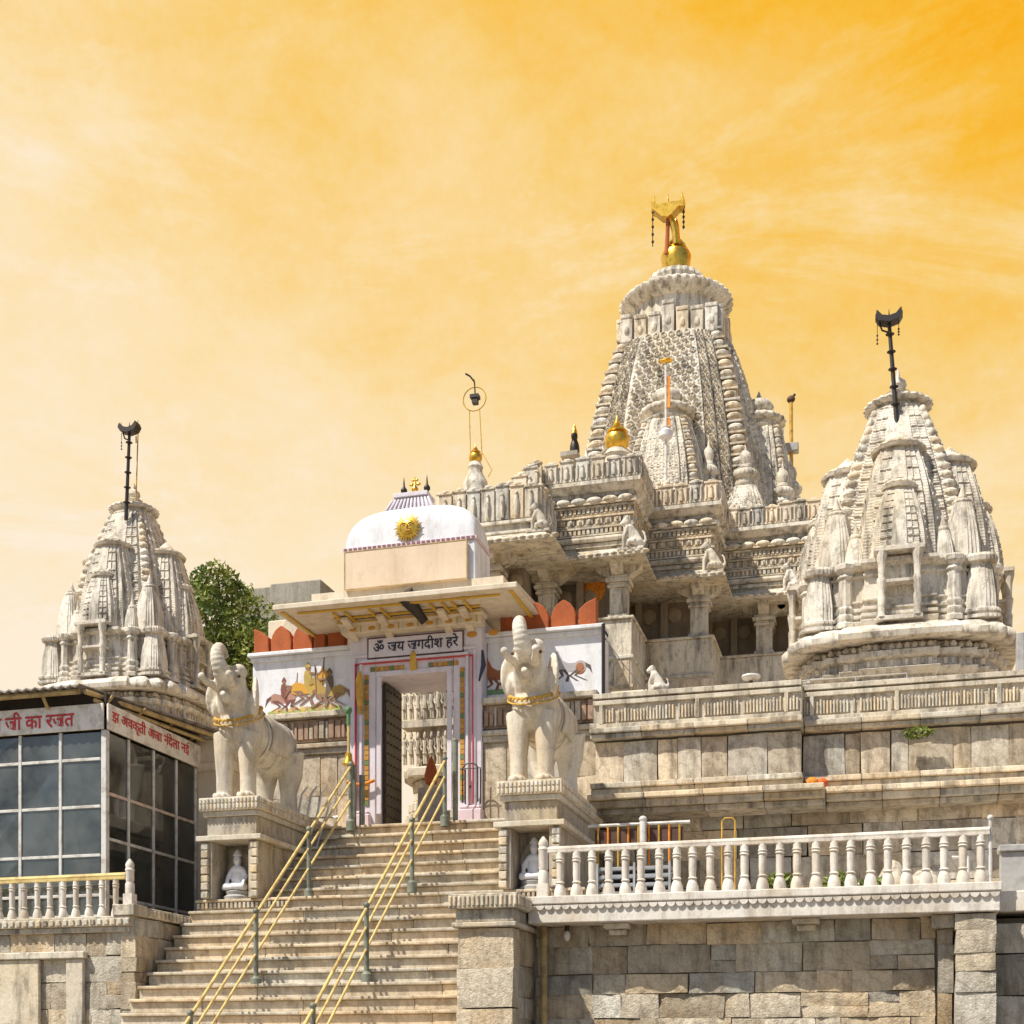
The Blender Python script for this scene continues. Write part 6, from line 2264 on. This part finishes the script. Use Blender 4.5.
# gilded canopy standard on the tip
zt0 = zk + 1.02
t = thing('gilded_standard', 'gilded tray standard with hanging chains on the main spire tip', 'finial', (xk - .1, SYC - .4, zt0))
xk2, yk2 = xk - .22, SYC - .45
m_ = MB(); m_.tube([(xk2 - .05, yk2, zt0 - .5), (xk2 - .02, yk2, zt0 + .3), (xk2, yk2, zt0 + .95)], [.09, .07, .08], 8); m_.build('shaft', 'terracotta', t)
m_ = MB()
m_.prism([(xk2 - .60, zt0 + 1.36), (xk2 - .58, zt0 + 1.08), (xk2 - .46, zt0 + 1.02), (xk2 - .22, zt0 + .78), (xk2 + .02, zt0 + .72), (xk2 + .2, zt0 + .84), (xk2 + .40, zt0 + 1.04), (xk2 + .58, zt0 + 1.02), (xk2 + .60, zt0 + 1.36), (xk2 + .50, zt0 + 1.36), (xk2 + .46, zt0 + 1.24), (xk2 - .46, zt0 + 1.24), (xk2 - .50, zt0 + 1.36)], yk2 - .22, yk2 + .22, 'y')
for xo in (-.5, 0, .5):
    m_.tube([(xk2 + xo, yk2, zt0 + 1.2), (xk2 + xo, yk2, zt0 + 1.66)], [.05, .015], 7)
m_.build('tray', 'gold', t, bevel=.02)
for xo, L_ in ((-.56, 1.35), (.56, .9)):
    m_ = MB()
    m_.tube([(xk2 + xo, yk2, zt0 + 1.2), (xk2 + xo, yk2, zt0 + 1.2 - L_)], .018, 5)
    for k in range(5):
        m_.ell((xk2 + xo, yk2, zt0 + 1.1 - L_ * k / 5), (.05, .05, .06), n=7, m=5)
    m_.build('bell_chain', 'iron', t)
m_ = MB(); m_.tube([(xk2 + .1, yk2, zt0 + .8), (xk2 + .25, yk2, zt0 + .35), (xk2 + .30, yk2, zt0 - .2)], [.1, .14, .10], 8); m_.build('bell_mouth', 'gold', t)


# half spires on the main tower
def big_half(hx, hy, hf, top, zb, zt_, amp=.034, cols=(6, 2, 2), vr=26, bead=True):
    pr = curve_prof(hf, hf * top, zb, zt_, 120, 1.9)
    rgq = ring([(.46, 1.0), (.64, .93), (.82, .82)], [43, 15, 11])
    q = MB()
    loft(q, hx, hy, rgq, pr, disp=carve(amp, cols, vr), smooth=True)
    if bead:
        beads(q, hx, hy, pr[::8] + [pr[-1]], .76, 12, .13)
    rr = hf * top
    q.lathe([(rr * .95, zt_), (rr * 1.06, zt_ + .02), (rr * 1.08, zt_ + .12), (rr * .88, zt_ + .14), (rr * .88, zt_ + .34)], hx, hy, 32)
    amalaka(q, hx, hy, zt_ + .30, rr * 1.15, .34, 20)
    q.lathe([(rr * .55, zt_ + .80), (rr * .66, zt_ + 1.0), (rr * .5, zt_ + 1.2), (rr * .15, zt_ + 1.32), (.02, zt_ + 1.6)], hx, hy, 16)
    q.build('half_spire', 'spire_marble', spire, angle=75)


y1h = SYC - 3.5
zcl = zc_s - 3.5
zyh = lambda y: EYE + (HY - y) * (zcl - .8) / FPX
xh = at(667, 450, y1h).x
big_half(xh, y1h, 1.45, .56, zyh(520), zyh(416))
big_half(SXC + 3.0, SYC - .2, 1.35, .60, zy(560), zy(430))
big_half(SXC - 2.6, SYC, 1.4, .55, zy(560), zy(470))
big_half(SXC, SYC + 3.5, 1.72, .56, zyh(520), zyh(412))
for (dx, dy, hf, y0_, y1_) in ((-2.75, -2.75, .8, 560, 500), (2.75, -2.75, .8, 560, 512), (3.9, -1.2, .7, 570, 515), (4.1, -.2, .7, 570, 500), (1.6, -3.4, .55, 560, 512), (-1.5, -3.5, .55, 540, 505)):
    big_half(SXC + dx, SYC + dy, hf, .5, zy(y0_), zy(y1_), bead=False, vr=14, cols=(4, 2, 2))

# ------------------------------------------------------------------ gold pots on the roofs
def roof_pot(px_, py_base, Y, r, label, zroof, grp='gilded pots on the temple roofs'):
    q = at(px_, py_base, Y)
    t_ = thing('gilded_pot', label, 'finial', (q.x, Y, q.z), grp)
    m2 = MB(); h2 = q.z - zroof; m2.lathe([(r * 2.5, zroof), (r * 2.4, zroof + h2 * .22), (r * 1.9, zroof + h2 * .40), (r * 1.95, zroof + h2 * .46), (r * 1.75, zroof + h2 * .60), (r * 1.05, zroof + h2 * .78), (r * 1.0, zroof + h2 * .86), (r * 1.15, zroof + h2 * .9), (r * .8, q.z)], q.x, Y, 24); m2.build('dome_base', 'shrine_plaster', t_)
    m2 = MB(); kalasha(m2, q.x, Y, q.z, r); m2.build('pot', 'gold', t_)
    return t_


roof_pot(617, 451, 40.4, .385, 'large gilded pot on the hall roof before the main spire', 18.3)
t = roof_pot(475.5, 463, 33.2, .175, 'small gilded pot on the porch roof below the ring', 15.7)
# thin ring with lamp above the porch pot
q = at(474.5, 399, 33.2)
t = thing('ring_lamp', 'thin metal ring holding a dark lamp above the porch pot', 'lamp', (q.x, 33.2, hz(475, 450, 33.2)))
rr = 12 * 34.2 / FPX
m_ = MB(); m_.tube([(q.x + rr * math.cos(a_), 33.2, q.z + rr * math.sin(a_)) for a_ in [2 * math.pi * k / 36 for k in range(36)]], .016, 6, closed=True); m_.build('hoop', 'ochre', t)
m_ = MB()
for s, b2 in ((-1, -4.5), (1, 7)):
    b3 = at(475 + b2, 455, 33.2)
    m_.tube([(q.x + s * rr * .45, 33.2, q.z - rr * .9), (b3.x, 33.2, b3.z)], .013, 5)
m_.build('stay', 'ochre', t)
m_ = MB(); m_.box(q.x - .10, q.x + .13, 33.1, 33.3, q.z + .0, q.z + .09); m_.box(q.x - .05, q.x + .09, 33.12, 33.28, q.z - .13, q.z - .002)
m_.tube([(q.x + .02, 33.2, q.z + .08), (q.x, 33.2, q.z + .42), (q.x - .02, 33.2, q.z + .5)], .018, 6); m_.tube([(q.x, 33.2, q.z + .44), (q.x - .12, 33.2, q.z + .6), (q.x - .24, 33.2, q.z + .68)], .024, 6)
m_.build('lamp', 'iron', t)
q = at(475, 470, 33.1)
m_ = MB(); b3 = at(492, 470, 33.0)
m_.tube([(at(482, 452, 33.1).x, 33.1, hz(482, 452, 33.1)), (b3.x, 33.0, b3.z), (at(488, 477, 33).x, 33.0, hz(488, 477, 33))], .013, 5)
tag(m_.build('loose_wire', 'ochre'), 'loose curved wire beside the small gilded pot', 'wire')

# bird statue at the porch crest
q = at(573, 457, 34.0)
t = thing('eagle_statue', 'dark patterned bird statue with golden crest on the hall attic', 'statue', (q.x, 34.2, q.z))
m_ = MB(); m_.ell((q.x, 34.2, q.z + .26), (.13, .17, .30)); m_.ell((q.x + .01, 34.12, q.z + .58), (.09, .11, .11)); m_.tube([(q.x, 34.03, q.z + .58), (q.x, 33.94, q.z + .54)], [.04, .01], 6)
m_.tube([(q.x, 34.3, q.z + .1), (q.x + .1, 34.4, q.z - .05)], [.09, .05], 8); solid('body', m_, 'iron', t, .025, 3)
m_ = MB(); m_.lathe([(.09, q.z + .64), (.07, q.z + .74), (.02, q.z + .9)], q.x, 34.15, 10); m_.build('crest', 'gold', t)
m_ = MB(); m_.box(q.x - .25, q.x + .2, 33.6, 34.4, q.z - .12, q.z - .01); m_.build('perch', 'grey_marble', t)


# crouching guardian figures on the eave corners
def guardian(px_, py_base, Y, s, label, mat='marble', flip=1):
    q = at(px_, py_base, Y)
    t_ = thing('guardian_statue', label, 'statue', (q.x, Y, q.z), 'white stone guardian figures')
    m2 = MB()

    def P(a, b_, c):
        return (q.x + flip * a * s, Y + b_ * s, q.z + c * s)
    sc_ = lambda *a: [v * s for v in a]
    m2.ell(P(.22, 0, .22), sc_(.26, .24, .22))                              # haunches
    m2.tube([P(.24, 0, .22), P(.12, 0, .50), P(-.06, 0, .80)], sc_(.22, .20, .17), 12)
    m2.ell(P(-.12, 0, .98), sc_(.17, .15, .17))                             # head
    m2.tube([P(-.22, 0, .96), P(-.34, 0, .90)], sc_(.10, .075), 8)
    for b_ in (-1, 1):
        m2.ell(P(-.06, b_ * .13, 1.10), sc_(.05, .04, .06))
        m2.tube([P(-.04, b_ * .12, .78), P(-.20, b_ * .13, .42), P(-.20, b_ * .13, .05), P(-.28, b_ * .13, .03)], sc_(.10, .075, .065, .06), 8)
        m2.tube([P(.22, b_ * .2, .2), P(-.02, b_ * .22, .22), P(-.04, b_ * .22, .05)], sc_(.14, .10, .07), 8)
    m2.tube([P(.44, 0, .10), P(.56, 0, .30), P(.50, 0, .55), P(.42, 0, .62)], sc_(.06, .05, .045, .04), 7)
    solid('figure', m2, mat, t_, .022, 3)
    m2 = MB(); m2.box(q.x - .42 * s, q.x + .52 * s, Y - .22 * s, Y + .22 * s, q.z - .06 * s, q.z + .03); m2.build('plinth', mat, t_, bevel=.01)
    return t_


guardian(630, 550, 33.4, .72, 'white seated stone guardian on the eave corner under the large gilded pot', 'shrine_plaster')
guardian(710, 573, 35.6, .72, 'white seated stone guardian on the eave corner below the main spire', 'shrine_plaster')
guardian(790, 592, 37.6, .70, 'white seated stone guardian half hidden beside the right shrine', 'shrine_plaster')
guardian(538, 532, 32.0, .62, 'weathered stone guardian on the porch eave above the gate wall', 'grey_marble')
guardian(655, 694, 22.4, .42, 'small white seated guardian on top of the carved plinth frieze', 'balustrade', flip=1)
# little pavilion block beside it
t = thing('stone_bench', 'low cream stone seat block behind the right merlon wall', 'seat', (at(628, 690, 22.6).x, 22.6, 7.2))
xa, xb = at(606, 690, 22.6).x, at(648, 690, 22.6).x
m_ = MB(); m_.box(xa, xb, 22.5, 23.4, 7.0, 7.55); m_.box(xa - .04, xb + .04, 22.44, 23.4, 7.552, 7.64); m_.build('seat', 'cream_paint', t, bevel=.02)
m_ = MB(); m_.box(xa + .02, xb - .06, 22.9, 23.2, 7.64, 7.95); m_.build('backrest', 'cream_paint', t, bevel=.02)
m_ = MB(); m_.ell((at(622, 668, 22.8).x, 22.75, 7.72), (.16, .13, .10)); m_.build('cushion', 'ochre', t)
# orange cloth inside the hall
q = at(594, 588, 34.8)
m_ = MB(); m_.ell((q.x, 34.9, q.z), (.32, .12, .42), n=14, m=8)
tag(m_.build('orange_drape', 'orange'), 'orange cloth drape hanging in the dark hall opening', 'cloth')
# poles behind
q0, q1 = at(792, 500, 52), at(791, 402, 52)
t = thing('flag_pole', 'thin rusty pole with box right of the main spire', 'pole', (q0.x, 52, q0.z))
m_ = MB(); m_.tube([(q0.x, 52, q0.z - 3), (q1.x, 52, q1.z)], .07, 8); m_.build('pole', 'ochre', t)
m_ = MB(); zb = hz(791, 449, 52); m_.box(q1.x - .30, q1.x + .28, 51.8, 52.2, zb - .14, zb + .17); m_.build('box', 'grey_slab', t, bevel=.02)
m_ = MB(); m_.ell((q1.x, 52, q1.z + .1), (.16, .12, .14), n=10, m=6); m_.tube([(q1.x - .1, 52, q1.z), (q1.x + .15, 52, q1.z + .28)], .05, 6); m_.build('tip', 'brown', t)
q0, q1 = at(666, 480, 43.2), at(667, 362, 43.2)
t = thing('flag_pole', 'slim pole with orange cloth strips in front of the main spire', 'pole', (q0.x, 43.2, q0.z))
m_ = MB(); m_.tube([(q0.x, 43.2, q0.z - 1), (q0.x, 43.2, q1.z)], .045, 8); m_.build('pole', 'white_paint', t)
m_ = MB(); zb = hz(666, 437, 43.2); m_.lathe([(.12, zb - .1), (.22, zb), (.24, zb + .15), (.12, zb + .25), (.15, zb + .3)], q0.x, 43.2, 14); m_.build('white_pot', 'whitewash', t)
for ya, yb in ((376, 408), (418, 430)):
    m_ = MB(); za, zb2 = hz(667, ya, 43.2), hz(667, yb, 43.2)
    m_.hexa([(q0.x + .04, 43.18, zb2), (q0.x + .14, 43.12, zb2), (q0.x + .15, 43.16, zb2), (q0.x + .05, 43.22, zb2), (q0.x + .02, 43.18, za), (q0.x + .12, 43.2, za), (q0.x + .13, 43.24, za), (q0.x + .03, 43.22, za)])
    m_.build('cloth_strip', 'orange', t)
m_ = MB(); m_.ell((q0.x, 43.2, q1.z + .04), (.24, .12, .08), n=10, m=6); m_.build('gilt_tip', 'gold', t)
# pigeon on right shrine
q = at(983, 592, 26.0)
m_ = MB(); m_.ell((q.x, 26, q.z + .1), (.10, .07, .07)); m_.ell((q.x + .10, 26, q.z + .17), (.045, .04, .045)); m_.tube([(q.x - .07, 26, q.z + .09), (q.x - .2, 26, q.z + .06)], [.045, .02], 6)
m_.tube([(q.x + .13, 26, q.z + .17), (q.x + .17, 26, q.z + .16)], [.015, .004], 5)
tag(solid('pigeon', m_, 'iron', None, .015, 2), 'dark pigeon perched on the right shrine', 'bird')
# post at far right edge
q = at(1020, 690, 24)
m_ = MB(); m_.box(q.x - .06, q.x + .06, 23.9, 24.1, 7.0, hz(1020, 634, 24)); m_.box(q.x - .09, q.x + .09, 23.87, 24.13, 7.0, 7.5)
tag(m_.build('stone_post', 'grey_slab', bevel=.01), 'grey square post at the right edge beside the shrine', 'post')

# ================================================================== TREE + RUIN BEHIND
tx, ty = at(228, 640, 31).x, 31.0
tr = thing('leafy_tree', 'leafy green tree between the left shrine and the gate', 'tree', (tx, ty, 5.46))
m_ = MB()
m_.tube([(tx, ty, 5.4), (tx + .1, ty, 7.5), (tx - .1, ty, 9.3)], [.26, .2, .15], 10)
blobs = []
for px_, py_, r_ in ((214, 590, .75), (232, 600, .65), (205, 620, .8), (236, 635, .75), (255, 615, .6), (225, 655, .85), (258, 645, .65), (240, 675, .8), (205, 660, .7), (195, 600, .6), (218, 572, .42), (268, 632, .35), (245, 590, .3), (200, 580, .3)):
    q = at(px_, py_, ty + rnd.uniform(-.7, .7))
    blobs.append(((q.x, q.y, q.z), (r_, r_ * 1.1, r_ * .8)))
    m_.tube([(tx - .05, ty, 8.6), ((tx + q.x) / 2, (ty + q.y) / 2, (9.4 + q.z) / 2), (q.x, q.y, q.z)], [.09, .05, .02], 6)
m_.build('trunk', 'bark', tr)
leaves(tr, blobs, 6500, .085, name='crown')
t = thing('old_building', 'grey ruined parapet of an old building far behind the gate', 'building', (at(290, 600, 48).x, 48, 5.46))
m_ = MB()
xa, xb = at(270, 600, 48).x, at(321, 600, 48).x
m_.box(xa, xb, 48, 52, 5.46, hz(300, 581, 48)); m_.build('main_block', 'ruin', t, bevel=.04)
m_ = MB(); xc_ = at(242, 600, 49).x
m_.box(xc_, xa - .01, 48.5, 52, 5.46, hz(255, 588, 48.5)); m_.build('side_wall', 'ruin', t, bevel=.04)
m_ = MB(); m_.box(xb + .01, at(342, 600, 48).x, 48.4, 52, 5.46, hz(330, 594, 48)); m_.build('side_wall', 'ruin', t, bevel=.04)
t = thing('cream_annex', 'cream annex wall with small gable behind the left merlons', 'building', (at(290, 630, 25).x, 25, 5.46))
m_ = MB(); xa, xb = at(268, 630, 25).x, at(345, 630, 25).x
m_.box(xa, xb, 25, 25.4, 5.46, hz(300, 618, 25)); m_.build('wall', 'cream_paint', t, bevel=.02)
m_ = MB(); xm = at(295, 615, 24.8).x
m_.prism([(xm - .35, hz(300, 640, 24.8)), (xm + .35, hz(300, 640, 24.8)), (xm, hz(300, 610, 24.8))], 24.6, 24.99, 'y'); m_.build('gable', 'cream_paint', t, bevel=.02)
